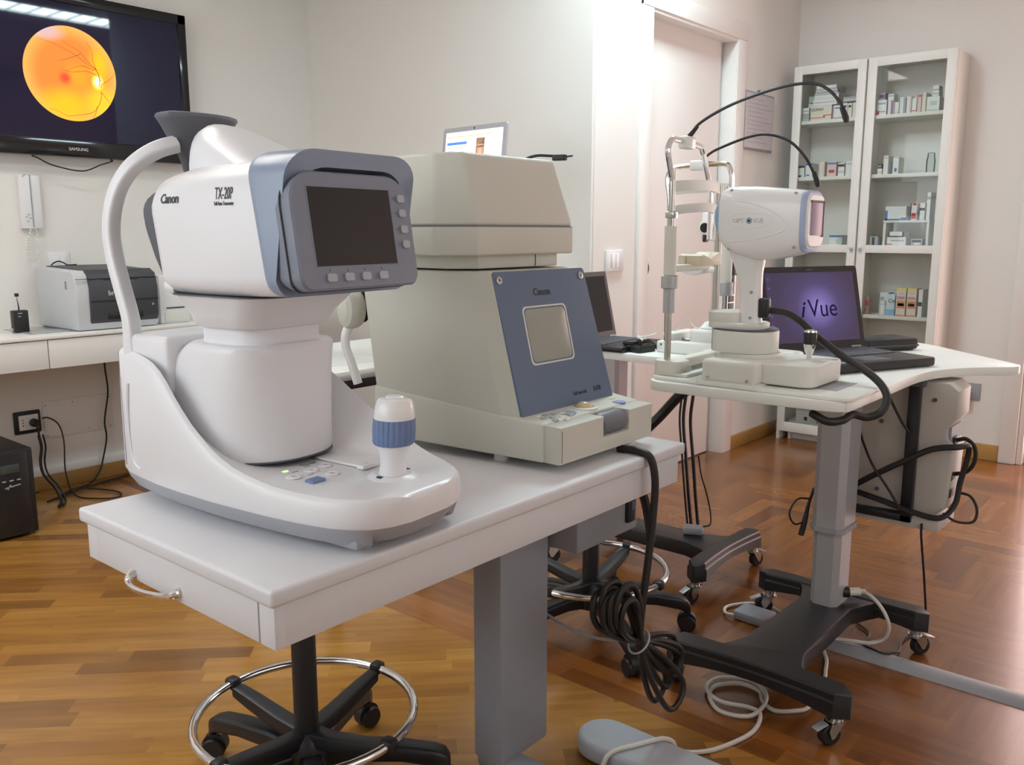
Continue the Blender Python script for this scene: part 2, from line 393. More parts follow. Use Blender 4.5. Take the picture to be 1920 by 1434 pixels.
struct('baseboard_right', G((5.12, 1.1, 0)).box((5.115, .955, 0), (5.131, 1.2545, .085), .003), mat('oak_light', (.50, .28, .085), .4, var=.2, vscale=9))
# ceiling fluorescent fixtures
def fixture(x, y, sx, sy, label, s=1., tint=(.75, .95, 1.0)):
    t = thing('ceiling_light', label, 'ceiling light', (x, y, H-.06))
    o = (x, y, H-.06)
    g = G(o).box((x-sx/2, y-sy/2, H-.06), (x-sx/2+.02, y+sy/2, H)).box((x+sx/2-.02, y-sy/2, H-.06), (x+sx/2, y+sy/2, H)).box((x-sx/2, y-sy/2, H-.06), (x+sx/2, y-sy/2+.02, H)).box((x-sx/2, y+sy/2-.02, H-.06), (x+sx/2, y+sy/2, H))
    part('frame', g, M_trimw, t)
    part('diffuser', G(o).box((x-sx/2+.02, y-sy/2+.02, H-.045), (x+sx/2-.02, y+sy/2-.02, H-.04)), emis('fluorescent', tint, LAMP*s), t)
    n = 9
    for i in range(1, n): part('louvre', G(o).box((x-sx/2+i*sx/n-.003, y-sy/2+.02, H-.058), (x-sx/2+i*sx/n+.003, y+sy/2-.02, H-.046)), M_whiteg, t)
fixture(2.95, 1.80, 1.2, .32, 'fluorescent ceiling fixture over the two instrument stands')
fixture(.9, 3.0, 1.2, .32, 'added fill fixture, unseen, on the ceiling nearer the side window', .55, (1.0, .96, .90))  # unseen fixture added as fill for the television wall
# ================================================================ left wall
M_tvbez = mat('tv_gloss_black', (.006, .006, .007), .12, var=.05)
tv = thing('television', 'large black flat television showing an orange eye fundus picture', 'television', (1.9, 4.23, 1.53))
o = (1.9, 4.23, 1.53)
g = G(o)
for lo, hi in (((1.30, 4.195, 1.538), (2.462, 4.25, 1.612)), ((1.30, 4.195, 2.205), (2.462, 4.25, 2.252)), ((1.30, 4.195, 1.538), (1.35, 4.25, 2.252)), ((2.418, 4.195, 1.538), (2.462, 4.25, 2.252))): g.box(lo, hi, .004)
part('bezel', g, M_tvbez, tv)
part('rear_cover', G(o).box((1.31, 4.215, 1.548), (2.452, 4.275, 2.24), .006), M_black, tv)
part('screen', G(o).box((1.345, 4.200, 1.608), (2.422, 4.216, 2.21)), mat('tv_screen', (.004, .004, .02), .03, var=.05, em=(.0, .0, .055), ems=.08), tv)
part('picture_field', G(o).box((1.345, 4.199, 1.70), (2.29, 4.2002, 2.15)), mat('tv_field', (.004, .004, .02), .03, var=.05, em=(.0, .0, .06), ems=.12), tv)
fc = Vector((1.885, 4.1975, 1.903)); fr = .205
m = bpy.data.materials.new('fundus_picture'); m.use_nodes = True; nt = m.node_tree; N = nt.nodes
for n in list(N): N.remove(n)
out = N.new('ShaderNodeOutputMaterial'); em = N.new('ShaderNodeEmission'); em.inputs[1].default_value = .82; nt.links.new(em.outputs[0], out.inputs[0])
tc = N.new('ShaderNodeTexCoord')
def blob(cx, cz, r0, r1, col, prev, fac=1., stre=(1, 1)):
    mp = N.new('ShaderNodeMapping'); mp.inputs['Location'].default_value = (-cx*stre[0], 0, -cz*stre[1]); mp.inputs['Scale'].default_value = (stre[0], 0, stre[1]); nt.links.new(tc.outputs['Object'], mp.inputs[0])
    ln = N.new('ShaderNodeVectorMath'); ln.operation = 'LENGTH'; nt.links.new(mp.outputs[0], ln.inputs[0])
    mr = N.new('ShaderNodeMapRange'); mr.interpolation_type = 'SMOOTHSTEP'; mr.inputs[1].default_value = r1; mr.inputs[2].default_value = r0; mr.inputs[3].default_value = 0; mr.inputs[4].default_value = fac; nt.links.new(ln.outputs['Value'], mr.inputs[0])
    mx = N.new('ShaderNodeMix'); mx.data_type = 'RGBA'; nt.links.new(mr.outputs[0], mx.inputs[0]); mx.inputs[7].default_value = (*col, 1)
    if isinstance(prev, tuple): mx.inputs[6].default_value = (*prev, 1)
    else: nt.links.new(prev, mx.inputs[6])
    return mx.outputs[2]
p = blob(0, 0, .13, .22, (.87, .235, .045), (.93, .42, .10))
p = blob(-.03, -.14, .02, .13, (1.0, .50, .02), p, .9, (.7, 1.2))
p = blob(.13, -.11, .02, .11, (1.0, .56, .03), p, .9)
p = blob(.13, .05, .01, .10, (1.0, .50, .02), p, .9, (1.5, .8))
p = blob(.03, -.01, .01, .09, (1.0, .40, .02), p, .6)
p = blob(-.10, .17, .01, .09, (.55, .45, .50), p, .8, (.8, 1.8))
p = blob(-.028, -.02, .005, .04, (.80, .075, .035), p, .95)
p = blob(.118, -.022, .016, .034, (1.0, .82, .12), p, 1, (1, .8))
p = blob(.118, -.020, .008, .018, (.62, .80, 1.0), p, 1, (1, .75))
nt.links.new(p, em.inputs[0])
fo = part('fundus_image', G(fc).lathe([(fr, 0), (fr, .0015)], fc+Vector((0, .001, 0)), (0, -1, 0), 64), m, tv, 'round orange retina photograph')
fo.location = fc-Vector(o)
def zw(x, y): return (fc.x+(x-518)*.000586, 4.1955, fc.z-((y-555)-.08*(x-518))*.000572)
g = G(o)
for vs in ([(740, 600), (715, 520), (640, 470), (560, 410), (450, 355), (390, 330), (280, 300)], [(715, 520), (690, 440), (690, 380), (650, 300)], [(720, 520), (640, 440), (590, 380), (520, 340), (465, 305)], [(740, 650), (760, 620), (820, 580), (855, 540)], [(740, 680), (735, 740), (700, 810), (650, 850), (560, 865), (470, 875), (400, 840), (340, 820)], [(745, 690), (790, 750), (815, 780)], [(700, 800), (680, 860), (655, 890)], [(715, 560), (640, 530), (520, 540), (440, 520)], [(700, 520), (600, 490), (480, 530)], [(600, 400), (500, 440), (420, 460)], [(730, 640), (735, 590), (715, 520)]):
    g.tube([zw(*q) for q in vs], [.0014, .0006], 4, 4)
part('blood_vessels', g, emis('vessel_red', (.42, .07, .02), .8), tv)
text('maker_logo', 'SAMSUNG', .019, (1.847, 4.1945, 1.567), (1, 0, 0), (0, 0, 1), mat('logo_silver', (.45, .45, .47), .4, var=.02), tv, o=o, bold=.0004)
one('television_cable', G((1.85, 4.2, 1.5)).tube([(1.70, 4.235, 1.535), (1.715, 4.21, 1.525), (1.774, 4.20, 1.496), (1.90, 4.20, 1.477), (1.99, 4.20, 1.51), (2.05, 4.21, 1.53), (2.055, 4.235, 1.536)], .0032, 6), M_cable, 'black cable sagging below the television', 'cable')
# intercom
it = thing('intercom_phone', 'white wall intercom handset with coiled cord above the printer', 'intercom', (1.684, 4.28, 1.2)); o = (1.684, 4.28, 1.2)
part('wall_unit', G(o).box((1.640, 4.245, 1.215), (1.728, 4.281, 1.452), .006), M_white, it)
part('handset', G(o).prism([(-.022, 0), (.024, 0), (.03, .02), (.024, .06), (.018, .12), (.024, .18), (.03, .215), (.024, .238), (-.022, .238)], 'y', 4.222, 4.244, .004), M_white, it).location = (.012, 0, .012)
g = G(o).box((1.6835, 4.2405, 1.22), (1.6855, 4.2465, 1.452)); part('seam', g, M_printg, it)
for dx, dz in ((.02, .25), (.012, .243), (.02, .046), (.03, .06), (.014, .066), (.024, .075)): part('button', G(o).box((1.640+dx, 4.2425, 1.2+dz), (1.648+dx, 4.246, 1.203+dz)), M_printg, it)
pts = []
base = smoothpath([(1.672, 4.235, 1.216), (1.655, 4.24, 1.16), (1.646, 4.24, 1.105), (1.668, 4.24, 1.070), (1.692, 4.24, 1.105), (1.694, 4.24, 1.15), (1.688, 4.235, 1.216)], 30)
for i, q in enumerate(base):
    a = i*.9; pts.append(q+Vector((math.cos(a)*.005, math.sin(a)*.005, math.sin(a)*.002)))
part('coiled_cord', G(o).tube(pts, .0022, 5, 1), M_creaml, it)
def plate(name, label, o, lo, hi, rk, m=M_white, cat='light switch', axis='y'):
    t = thing(name, label, cat, o)
    part('cover_plate', G(o).box(lo, hi, .003), m, t)
    for a, c in rk: part('rocker', G(o).box(a, c, .002), M_whiteg, t)
    return t
plate('light_switch', 'white light switch plate on the wall behind the printer', (1.795, 4.28, 1.03), (1.748, 4.272, 1.03), (1.842, 4.281, 1.106), [((1.80, 4.267, 1.045), (1.825, 4.273, 1.092)), ((1.765, 4.27, 1.045), (1.795, 4.273, 1.092))])
plate('light_switch', 'white light switch on the pinkish wall beside the door', (3.255, 2.17, 1.03), (3.188, 2.160, 1.03), (3.322, 2.171, 1.122), [((3.225, 2.154, 1.045), (3.255, 2.161, 1.107)), ((3.257, 2.154, 1.045), (3.287, 2.161, 1.107))])
# desk hung on the wall
dk = thing('wall_desk', 'white wall-hung desk with drawers below the television', 'desk', (1.6, 4.0, .63)); o = (1.6, 4.0, .63)
M_desk = mat('desk_white', (.78, .76, .73), .38, var=.015)
part('desktop', G(o).box((.2, 3.79, .763), (2.9, 4.281, .776), .002), M_desk, dk)
part('carcass', G(o).box((.2, 3.812, .642), (2.9, 4.281, .763)), M_desk, dk)
for a, c in ((.2, .86), (.864, 1.519), (1.523, 2.178), (2.182, 2.9)): part('drawer_front', G(o).box((a, 3.797, .640), (c, 3.815, .759), .0015), M_desk, dk)
part('drawer_gap', G(o).box((1.5185, 3.803, .641), (1.5235, 3.814, .758)), mat('gap_oak', (.3, .2, .1), .6, var=.05), dk)
one('mirror_tray', G((1.57, 4.02, .776)).box((1.50, 3.90, .776), (1.72, 4.2, .779), .001), mat('tray_glass', (.35, .38, .38), .08, var=.05), 'thin glass tray lying on the desk under the black transmitter', 'tray')
# printer
pr = thing('laser_printer', 'grey laser printer with charcoal front on the wall desk', 'printer', (1.86, 4.05, .777)); o = (1.86, 4.05, .777)
prof = [(3.862, .780), (3.850, .80), (3.845, .96), (3.86, 1.015), (3.89, 1.036), (4.22, 1.045), (4.235, 1.02), (4.235, .785), (4.22, .778)]
g = G(o).prism(prof, 'x', 1.672, 2.04, .008, 3)
part('body', g, M_printer, pr)
part('front_cover', G(o).prism([(3.854, .800), (3.838, .83), (3.833, .96), (3.850, 1.020), (3.892, 1.0385), (3.905, 1.03), (3.9, .80)], 'x', 1.727, 2.034, .004), M_prdark, pr)
part('top_tray', G(o).prism([(3.89, 1.038), (4.10, 1.047), (4.225, 1.049), (4.225, 1.04), (3.89, 1.03)], 'x', 1.715, 2.0, .002), M_prdark, pr)
part('tray_line', G(o).box((1.727, 3.831, .903), (2.033, 3.84, .906)), M_black, pr)
part('lid_line', G(o).box((1.671, 3.84, 1.0), (2.041, 3.845, 1.002)), M_black, pr)
part('finger_slot', G(o).box((1.80, 3.834, .822), (1.96, 3.846, .850), .004), M_black, pr)
part('top_slot', G(o).box((1.79, 3.842, .988), (1.95, 3.86, .998), .003), M_black, pr)
part('side_vent', G(o).box((1.6705, 3.93, .955), (1.673, 3.945, .99)), M_printg, pr)
text('maker_logo', 'brother', .03, (1.805, 3.8325, .928), (1, 0, 0), (0, 0, 1), mat('logo_pale', (.6, .6, .62), .5, var=.02), pr, o=o, bold=.0005)
part('status_lamp', G(o).prism([(2.004, .885), (2.012, .879), (2.004, .873)], 'y', 3.832, 3.836), mat('amber_mark', (.7, .45, .15), .4, var=.02), pr)
one('usb_lead', G((1.78, 4.2, 1.05)).tube([(1.73, 4.21, 1.050), (1.745, 4.21, 1.062), (1.765, 4.21, 1.068), (1.785, 4.21, 1.062), (1.80, 4.2, 1.051), (1.84, 4.2, 1.0515)], .003, 6), M_cable, 'short black lead looping over the printer top', 'cable')
# box with a slot beside the printer
t = thing('slotted_box', 'small white wall box with a dark slot beside the printer', 'box', (2.15, 3.93, .776)); o = (2.15, 3.93, .776)
part('body', G(o).box((2.075, 3.9, .776), (2.225, 3.96, 1.0), .008), M_whiteg, t)
part('slot', G(o).box((2.105, 3.897, .846), (2.195, 3.902, .851)), M_black, t)
part('lower_panel', G(o).box((2.095, 3.896, .785), (2.215, 3.901, .83), .002), M_creaml, t)
# wireless transmitter
t = thing('radio_transmitter', 'small black belt transmitter with short antenna on the desk', 'transmitter', (1.505, 4.02, .779)); o = (1.505, 4.02, .779)
part('body', G(o).box((1.475, 4.0, .779), (1.535, 4.04, .872), .004), M_black, t)
part('antenna', G(o).tube([(1.505, 4.02, .872), (1.505, 4.02, .885), (1.500, 4.02, .93)], [.004, .003, .0008], 6, 2), M_black, t)
part('antenna_tip', G(o).box((1.494, 4.013, .93), (1.508, 4.027, .944), .002), M_black, t)
part('base_knob', G(o).cyl((1.468, 4.02, .792), (1.476, 4.02, .792), .01), M_steel, t)
for z, w in ((.858, .018), (.845, .012)): part('print', G(o).box((1.492, 3.9992, z), (1.492+w, 4.0002, z+.004)), M_greyp, t)
# wall socket, blank plate, wires, UPS
sk = thing('wall_socket', 'black-framed wall socket with plug under the wall desk', 'socket', (1.59, 4.28, .28)); o = (1.59, 4.28, .28)
part('frame', G(o).box((1.532, 4.268, .282), (1.65, 4.281, .388), .008), M_black, sk)
part('insert', G(o).box((1.552, 4.263, .30), (1.636, 4.27, .37), .002), M_whiteg, sk)
for z in (.322, .335, .348): part('hole', G(o).cyl((1.568, 4.2635, z), (1.568, 4.2622, z), .003, 8), M_black, sk)
one('black_plug', G((1.612, 4.25, .315)).lathe([(.018, 0), (.020, .006), (.018, .03), (.012, .036)], (1.612, 4.264, .332), (0, -1, 0), 14).tube([(1.612, 4.228, .332), (1.616, 4.225, .30), (1.622, 4.235, .27)], .005, 6), M_black, 'round black plug in the wall socket', 'plug')
bp_ = thing('blank_cover', 'large blank wall cover plate with corner screws under the desk', 'cover plate', (1.82, 4.28, .24)); o = (1.82, 4.28, .24)
part('plate', G(o).box((1.665, 4.274, .243), (1.985, 4.281, .418), .002), M_wall, bp_)
for x, z in ((1.675, .40), (1.975, .40), (1.675, .255), (1.975, .255), (1.80, .40), (1.87, .26)): part('screw', G(o).cyl((x, 4.2745, z), (x, 4.2725, z), .003, 8), M_printg, bp_)
def cable(name, label, pts, r=.004, m=M_cable, cat='cable', group=None, n=6):
    c = sum((Vector(p) for p in pts), Vector())/len(pts); c.z = min(p[2] for p in pts)
    return one(name, G(c).tube(pts, r, n), m, label, cat, group)
cable('desk_cable', 'black cable hanging from the desk along the wall to the floor', [(1.957, 4.25, .645), (1.957, 4.25, .54), (1.962, 4.25, .43), (1.935, 4.25, .29), (1.938, 4.25, .205), (1.91, 4.24, .11), (1.875, 4.22, .045), (1.80, 4.165, .0155), (1.70, 4.125, .0155), (1.64, 4.07, .006)], .0045)
cable('plug_cable', 'thin dark cable arching out of the wall socket into floor loop', [(1.652, 4.262, .345), (1.675, 4.25, .345), (1.71, 4.23, .31), (1.715, 4.2, .23), (1.69, 4.15, .10), (1.68, 4.05, .012), (1.73, 3.93, .006), (1.80, 3.88, .006), (1.84, 3.95, .006), (1.80, 4.05, .01), (1.70, 4.08, .03), (1.62, 4.06, .02)], .0035)
for k, (a, l) in enumerate(((0, 'thick black power lead dropping from the socket plug behind the UPS'), (.018, 'second black lead dropping from the socket behind the UPS'))):
    cable('power_lead', l, [(1.620+a, 4.235, .275), (1.618+a, 4.21, .22), (1.585+a, 4.15, .17), (1.575+a, 4.10, .12), (1.60+a, 4.05, .06), (1.60+a, 4.0, .012), (1.56+a, 3.93, .009)], .007-k*.0025)
up_ = thing('ups_tower', 'black UPS tower with small display on the floor by the wall', 'UPS', (1.25, 3.9, 0)); o = (1.25, 3.9, 0)
part('case', G(o).box((1.12, 3.666, .008), (1.373, 4.08, .356), .008), M_black, up_)
part('front_bezel', G(o).box((1.125, 3.655, .012), (1.35, 3.668, .35), .006), mat('bezel_black', (.016, .016, .018), .3, var=.05), up_)
part('display', G(o).box((1.245, 3.652, .268), (1.315, 3.657, .302), .002), mat('lcd_grey', (.06, .07, .065), .2, var=.05), up_)
for x in (1.248, 1.275, 1.302): part('button', G(o).box((x, 3.651, .236), (x+.014, 3.656, .241), .001), M_greyp, up_)
part('logo_mark', G(o).obox((1.285, 3.6535, .215), (.058, .003, .004), ry=-.12).obox((1.272, 3.6535, .214), (.022, .003, .005), ry=-.9), M_greyp, up_)
for x in (1.14, 1.35):
    for y in (3.69, 4.05): part('foot', G(o).cyl((x, y, 0), (x, y, .01), .012, 10), M_dkgrey, up_)
cable('floor_lead', 'black lead lying along the floor below the baseboard', [(1.56, 4.05, .006), (1.70, 4.12, .006), (1.85, 4.17, .006), (2.05, 4.21, .006), (2.4, 4.22, .006)], .0045)
# ================================================================ front table
t1 = thing('instrument_table', 'long pale grey laminate table carrying two desktop eye instruments', 'table', (1.3, 1.2, 0)); o = (1.3, 1.2, 0)
X0, X1, Y0, Y1, ZT = .648, 1.776, .974, 1.555, .72
part('tabletop', G(o).box((X0, Y0, ZT-.026), (X1, Y1, ZT), .006, 3), M_lam, t1)
g = G(o).box((X0+.012, Y0+.010, .628), (X1-.015, Y0+.028, ZT-.026), .001).box((X0+.030, Y1-.028, .628), (X1-.015, Y1-.01, ZT-.026), .001).box((X1-.033, Y0+.028, .628), (X1-.015, Y1-.028, ZT-.026), .001)
part('apron', g, M_lam, t1)
part('underframe', G(o).box((X0+.05, Y0+.04, .632), (X1-.04, Y1-.04, .694)), M_grpost, t1)
part('apron_stile', G(o).box((X0+.010, Y0+.010, .628), (X0+.028, Y0+.046, ZT-.026), .001), M_lam, t1)
part('apron_stile', G(o).box((X0+.010, Y1-.046, .628), (X0+.028, Y1-.010, ZT-.026), .001), M_lam, t1)
dr = part('drawer_front', G(o).box((X0+.009, Y0+.048, .629), (X0+.027, Y1-.048, ZT-.0285), .0012), M_lam, t1)
hz = .636
g = G(o).tube([(X0+.010, 1.380, hz+.006), (X0-.004, 1.376, hz-.004), (X0-.010, 1.35, hz-.007), (X0-.012, 1.31, hz-.004), (X0-.010, 1.265, hz+.002), (X0-.004, 1.240, hz+.007), (X0+.010, 1.236, hz+.010)], [.008, .006, .0048, .0045, .0048, .006, .008], 10)
part('handle', g, M_chrome, dr, 'curved chrome bow handle')
# lifting column, crossbar and feet
part('column', G(o).box((1.318, 1.145, .05), (1.482, 1.225, .632), .006, 2), M_grpost, t1)
part('column_cap', G(o).box((1.20, 1.08, .610), (1.47, 1.30, .634), .004), M_dkgrey, t1)
part('base_beam', G(o).box((1.325, .60, .02), (1.385, 1.225, .06), .01), M_grpost, t1)
part('crossbar', G(o).box((1.0, .58, .02), (1.66, .66, .05), .01), M_grpost, t1)
def footpoly(cx, y0, y1, w):
    P = []
    for k in range(13):
        a = math.pi*k/12; P.append((cx+w*math.cos(a), y1-w+w*math.sin(a)))
    for k in range(13):
        a = math.pi+math.pi*k/12; P.append((cx+w*math.cos(a), y0+w+w*math.sin(a)))
    return P
for cx in (1.58, 1.0): part('foot', G(o).prism(footpoly(cx, .55, 1.115 if cx > 1.3 else 1.25, .065), 'z', .006, .052, .012, 3), mat('foot_grey', (.44, .46, .50), .45, var=.03), t1)
for cx in (1.58, 1.0):
    for y in (.62, 1.04): part('levelling_pad', G(o).cyl((cx, y, 0), (cx, y, .01), .02, 12), M_black, t1)
g = G(o).box((1.50, 1.08, .50), (1.745, 1.30, .63), .006)
part('control_box', g, M_grpost, t1)
part('power_inlet', G(o).box((1.690, 1.070, .525), (1.722, 1.084, .585), .003), M_black, t1)
part('rocker_switch', G(o).box((1.698, 1.066, .555), (1.714, 1.072, .578), .002), M_dkgrey, t1)
# ================================================================ tonometer (left instrument)
TX = thing('tonometer', 'white desktop tonometer with tilted dark screen, face-rest arch and joystick', 'tonometer', (.753, 1.56, .72), math.radians(5.318))
def L(u, v, w): return Vector((v, -u, w))
def interp(tab, x):
    if x <= tab[0][0]: return tab[0][1]
    for (a, fa), (b, fb) in zip(tab, tab[1:]):
        if x <= b:
            t = (x-a)/(b-a); return fa+(fb-fa)*t
    return tab[-1][1]
def sm(tab, x, h=.012): return (interp(tab, x-h)+interp(tab, x)*2+interp(tab, x+h))/4
CL = [(-.03, .272), (.05, .272), (.075, .270), (.127, .261), (.157, .243), (.2, .200), (.24, .163), (.296, .128), (.35, .106), (.43, .093), (.5, .09), (.7, .09)]
CR = [(-.03, .272), (.10, .270), (.2, .25), (.27, .215), (.315, .186), (.357, .163), (.43, .125), (.5, .1), (.56, .091), (.7, .09)]
VL = [(-.036, .045), (-.032, .02), (-.02, .0), (.0, -.012), (.05, -.022), (.12, -.034), (.2, -.041), (.3, -.045), (.42, -.042), (.5, -.035), (.55, -.025), (.585, -.008), (.605, .012), (.618, .04), (.6235, .07)]
us = [-.036, -.034, -.030, -.022, -.01, .01, .035, .06, .085, .11, .13, .15, .17, .19, .21, .235, .26, .285, .31, .34, .37, .40, .43, .46, .49, .52, .545, .565, .58, .592, .602, .610, .616, .6205, .6235]
ts = [0, .03, .07, .12, .18, .25, .33, .42, .5, .58, .67, .75, .82, .88, .93, .97, 1]
def edge_drop(u):
    d = min(u+.036, .6235-u); r = .013
    if d >= r: return 0
    return r-math.sqrt(max(0, r*r-(r-d)**2))
rings = []
for u in us:
    vl = interp(VL, u); vr = .23-vl
    hl = sm(CL, u); hr = sm(CR, u); f0 = max(.088, min(hl, hr)*(.272 if False else 1)) if u < .05 else .088+max(0, (.12-u)/.07)*.15 if u < .12 else .088
    dr_ = edge_drop(u); ring = []
    e = .011
    def top(t):
        hh = hl+(hr-hl)*(t*t*(3-2*t)); k = abs(2*t-1)**3
        return min(hh, f0)+(hh-min(hh, f0))*k
    ring.append(L(u, vl+.004, .045)); ring.append(L(u, vl, .052)); ring.append(L(u, vl+.001, (.052+top(0)-e-dr_)/2)); ring.append(L(u, vl+.003, top(0)-e-dr_)); ring.append(L(u, vl+.0065, top(0)-e*.35-dr_))
    for t in ts: ring.append(L(u, vl+e+(vr-vl-2*e)*t, top(t)-dr_))
    ring.append(L(u, vr-.0065, top(1)-e*.35-dr_)); ring.append(L(u, vr-.003, top(1)-e-dr_)); ring.append(L(u, vr-.001, (.052+top(1)-e-dr_)/2)); ring.append(L(u, vr, .052)); ring.append(L(u, vr-.004, .045))
    rings.append(ring)
base = part('base', G().loft(rings), M_white, TX, ang=.6)
# grey skirt under the base
def outl(ins, wq):
    P = [(u+(ins if u < 0 else (-ins if u > .6 else 0)), interp(VL, u)+ins) for u in us]
    return [L(u, v, wq) for u, v in P]+[L(u, .23-v, wq) for u, v in reversed(P)]
part('skirt', G().loft([outl(.034, .016), outl(.020, .017), outl(.004, .040), outl(.003, .0455)]), M_sled, TX)
for u, v, s_ in ((.550, .04, .012), (.560, .195, .012), (.03, .04, .012), (.03, .19, .012)):
    part('foot', G().lathe([(s_*1.2, 0), (s_*1.2, .01), (s_*1.6, .02)], L(u, v, 0), n=14), M_sled, TX)
part('front_lip', G().box((.0, -.578, .008), (.055, -.30, .03), .008), M_sled, TX)
part('front_lip', G().box((.18, -.585, .008), (.228, -.40, .03), .008), M_sled, TX)
# rear side groove of the base, right and left shells meet in a seam
part('side_groove', G().tube([L(.04, -.0195, .215), L(.034, -.0195, .17), L(.034, -.019, .11), L(.045, -.020, .072), L(.07, -.024, .062)], .0028, 6), M_white, TX)
part('seam_line', G().tube([L(.008, -.0135, .268), L(.008, -.0137, .06)], .0006, 4), M_printg, TX)
def pring(w, u0, u1, v0, v1, r, n=8):
    return [L((u0+u1)/2+a, (v0+v1)/2+b_, w) for a, b_ in rrect((u1-u0)/2, (v1-v0)/2, r, n)]
PR = [(.100, .030, .352, .000, .230, .105), (.115, .030, .352, -.002, .232, .105), (.16, .032, .350, -.001, .231, .10), (.205, .040, .348, .001, .229, .09), (.24, .062, .346, .003, .227, .08), (.265, .096, .345, .005, .225, .07), (.282, .128, .344, .006, .224, .062), (.291, .146, .343, .007, .223, .058), (.2955, .154, .339, .012, .218, .055)]
ped = part('pedestal', G().loft([pring(*p) for p in PR]), M_white, TX, ang=.8)
part('pedestal_gap', G().loft([pring(.098, .029, .3535, -.0025, .2325, .105), pring(.1005, .029, .3535, -.0025, .2325, .105)]), M_dkgrey, TX)
part('turntable', G().loft([pring(w, .167, .325, .028, .202, .05) for w in (.292, .328)]), M_white, TX)
part('neck', G().loft([pring(*p) for p in ((.322, .168, .332, .022, .208, .05), (.325, .163, .337, .017, .213, .05), (.345, .158, .347, .010, .220, .05), (.365, .150, .370, .0, .228, .05), (.3768, .145, .381, -.006, .232, .05))]), M_white, TX, ang=.8)
part('neck_seam', G().loft([pring(.3765, .142, .384, -.010, .236, .05), pring(.3785, .142, .384, -.010, .236, .05)]), M_dkgrey, TX)
# measuring head: sections along u, sheared
def sect(v0, v1, w0, w1, rt_, rb, n=7):
    P = []
    for (cv, cw, a0, r) in ((v1-rt_, w1-rt_*.75, 0, rt_), (v0+rt_, w1-rt_*.75, 90, rt_), (v0+rb, w0+rb, 180, rb), (v1-rb, w0+rb, 270, rb)):
        for k in range(n+1):
            a = math.radians(a0+90*k/n); P.append((cv+r*math.cos(a), cw+(r if a0 >= 180 else r*.75)*math.sin(a)))
    return P
def sh(u, w): return u+.19*(.58-w)
HS = [(.108, .004, .226, .386, .560, .075, .03), (.114, -.006, .236, .382, .570, .08, .03), (.13, -.012, .242, .379, .580, .085, .03), (.20, -.016, .246, .378, .590, .085, .03), (.30, -.018, .248, .379, .594, .08, .03), (.405, -.019, .249, .383, .594, .07, .03)]
head = part('head_shell', G().loft([[L(sh(u, w), v, w) for v, w in sect(v0, v1, w0, w1, a, b_)] for u, v0, v1, w0, w1, a, b_ in HS]), M_white, TX, ang=.8)
hb = bvh_of(head)
DS = [(.070, .03, .20, .475, .535, .04, .03, .0), (.075, .010, .22, .455, .545, .05, .05, .0), (.083, -.002, .232, .43, .553, .06, .06, .0), (.098, -.005, .235, .40, .560, .07, .05, 0), (.1125, -.006, .236, .388, .563, .078, .03, 0)]
part('objective_cover', G().loft([[L(sh(u, w)-max(0, .0)*0, v, w) for v, w in sect(v0, v1, w0, w1, a, b_)] for u, v0, v1, w0, w1, a, b_, z in DS]), M_dkgrey, TX, ang=.8)
# dome on the head
def dome(u, wt, hv, vc=.115):
    return [L(u, vc+hv*math.copysign(abs(math.cos(a))**.8, math.cos(a)), .56+(wt-.56)*abs(math.sin(a))**.62) for a in [math.pi*k/16 for k in range(17)]]
DR = [dome(.134, .60, .03), dome(.136, .635, .046), dome(.141, .652, .054), dome(.150, .660, .060), dome(.168, .664, .066), dome(.195, .659, .073), dome(.23, .646, .081), dome(.275, .627, .090), dome(.32, .608, .10), dome(.37, .588, .108)]
part('dome', G().loft([r for r in DR]), M_white, TX, ang=.9)
# hood around the screen
def hoodfront(w): return interp([(.38, .462), (.40, .460), (.44, .449), (.47, .446), (.50, .450), (.53, .466), (.56, .484), (.60, .493)], w)
def hs(ins, f): return [L(f(w), v, w) for v, w in sect(-.028+ins, .250-ins, .384+ins, .600-ins, .055, .025)]
part('hood', G().loft([hs(.006, lambda w: sh(.395, w)), hs(.001, lambda w: sh(.402, w)), hs(0, lambda w: sh(.41, w)), hs(0, lambda w: hoodfront(w)-.012), hs(0, hoodfront), hs(.025, lambda w: hoodfront(w)+.001), hs(.027, lambda w: hoodfront(w)-.03), hs(.035, lambda w: .405)]), M_hood, TX, ang=.7)
# screen housing, tilted
ang = math.atan2(.027, .172)
def SP(a, b_, n):  # a across, b up the screen, n out of the face
    return L(.508-b_*math.sin(ang)+n*math.cos(ang), .093+a, .482+b_*math.cos(ang)+n*math.sin(ang))
def sring(hx, hb_, ht, rt2, rb2, n):
    P = []
    for cx, cy, a0, r in ((hx-rt2, ht-rt2, 0, rt2), (-hx+rt2, ht-rt2, 90, rt2), (-hx+rb2, -hb_+rb2, 180, rb2), (hx-rb2, -hb_+rb2, 270, rb2)):
        for k in range(7):
            a = math.radians(a0+15*k); P.append(SP(cx+r*math.cos(a), cy+r*math.sin(a), n))
    return P
part('screen_housing', G().loft([sring(.110, .072, .075, .04, .02, -.075), sring(.121, .083, .083, .045, .02, -.04), sring(.126, .087, .087, .048, .02, -.012), sring(.1265, .0875, .0875, .048, .02, -.003), sring(.1235, .0845, .0845, .046, .018, .0005)]), M_panel, TX, ang=.5)
part('screen_seam', G().loft([sring(.1268, .0878, .0878, .048, .02, -.0255), sring(.1268, .0878, .0878, .048, .02, -.0245)]), M_dkgrey, TX)
def sbox(a0, a1, b0, b1, n0, n1, r=0):
    g = G(); P = [(a0, b0), (a1, b0), (a1, b1), (a0, b1)]
    if r: P = [((a0+a1)/2+x, (b0+b1)/2+y) for x, y in rrect((a1-a0)/2, (b1-b0)/2, r, 4)]
    return g.loft([[SP(a, b_, n0) for a, b_ in P], [SP(a, b_, n1) for a, b_ in P]])
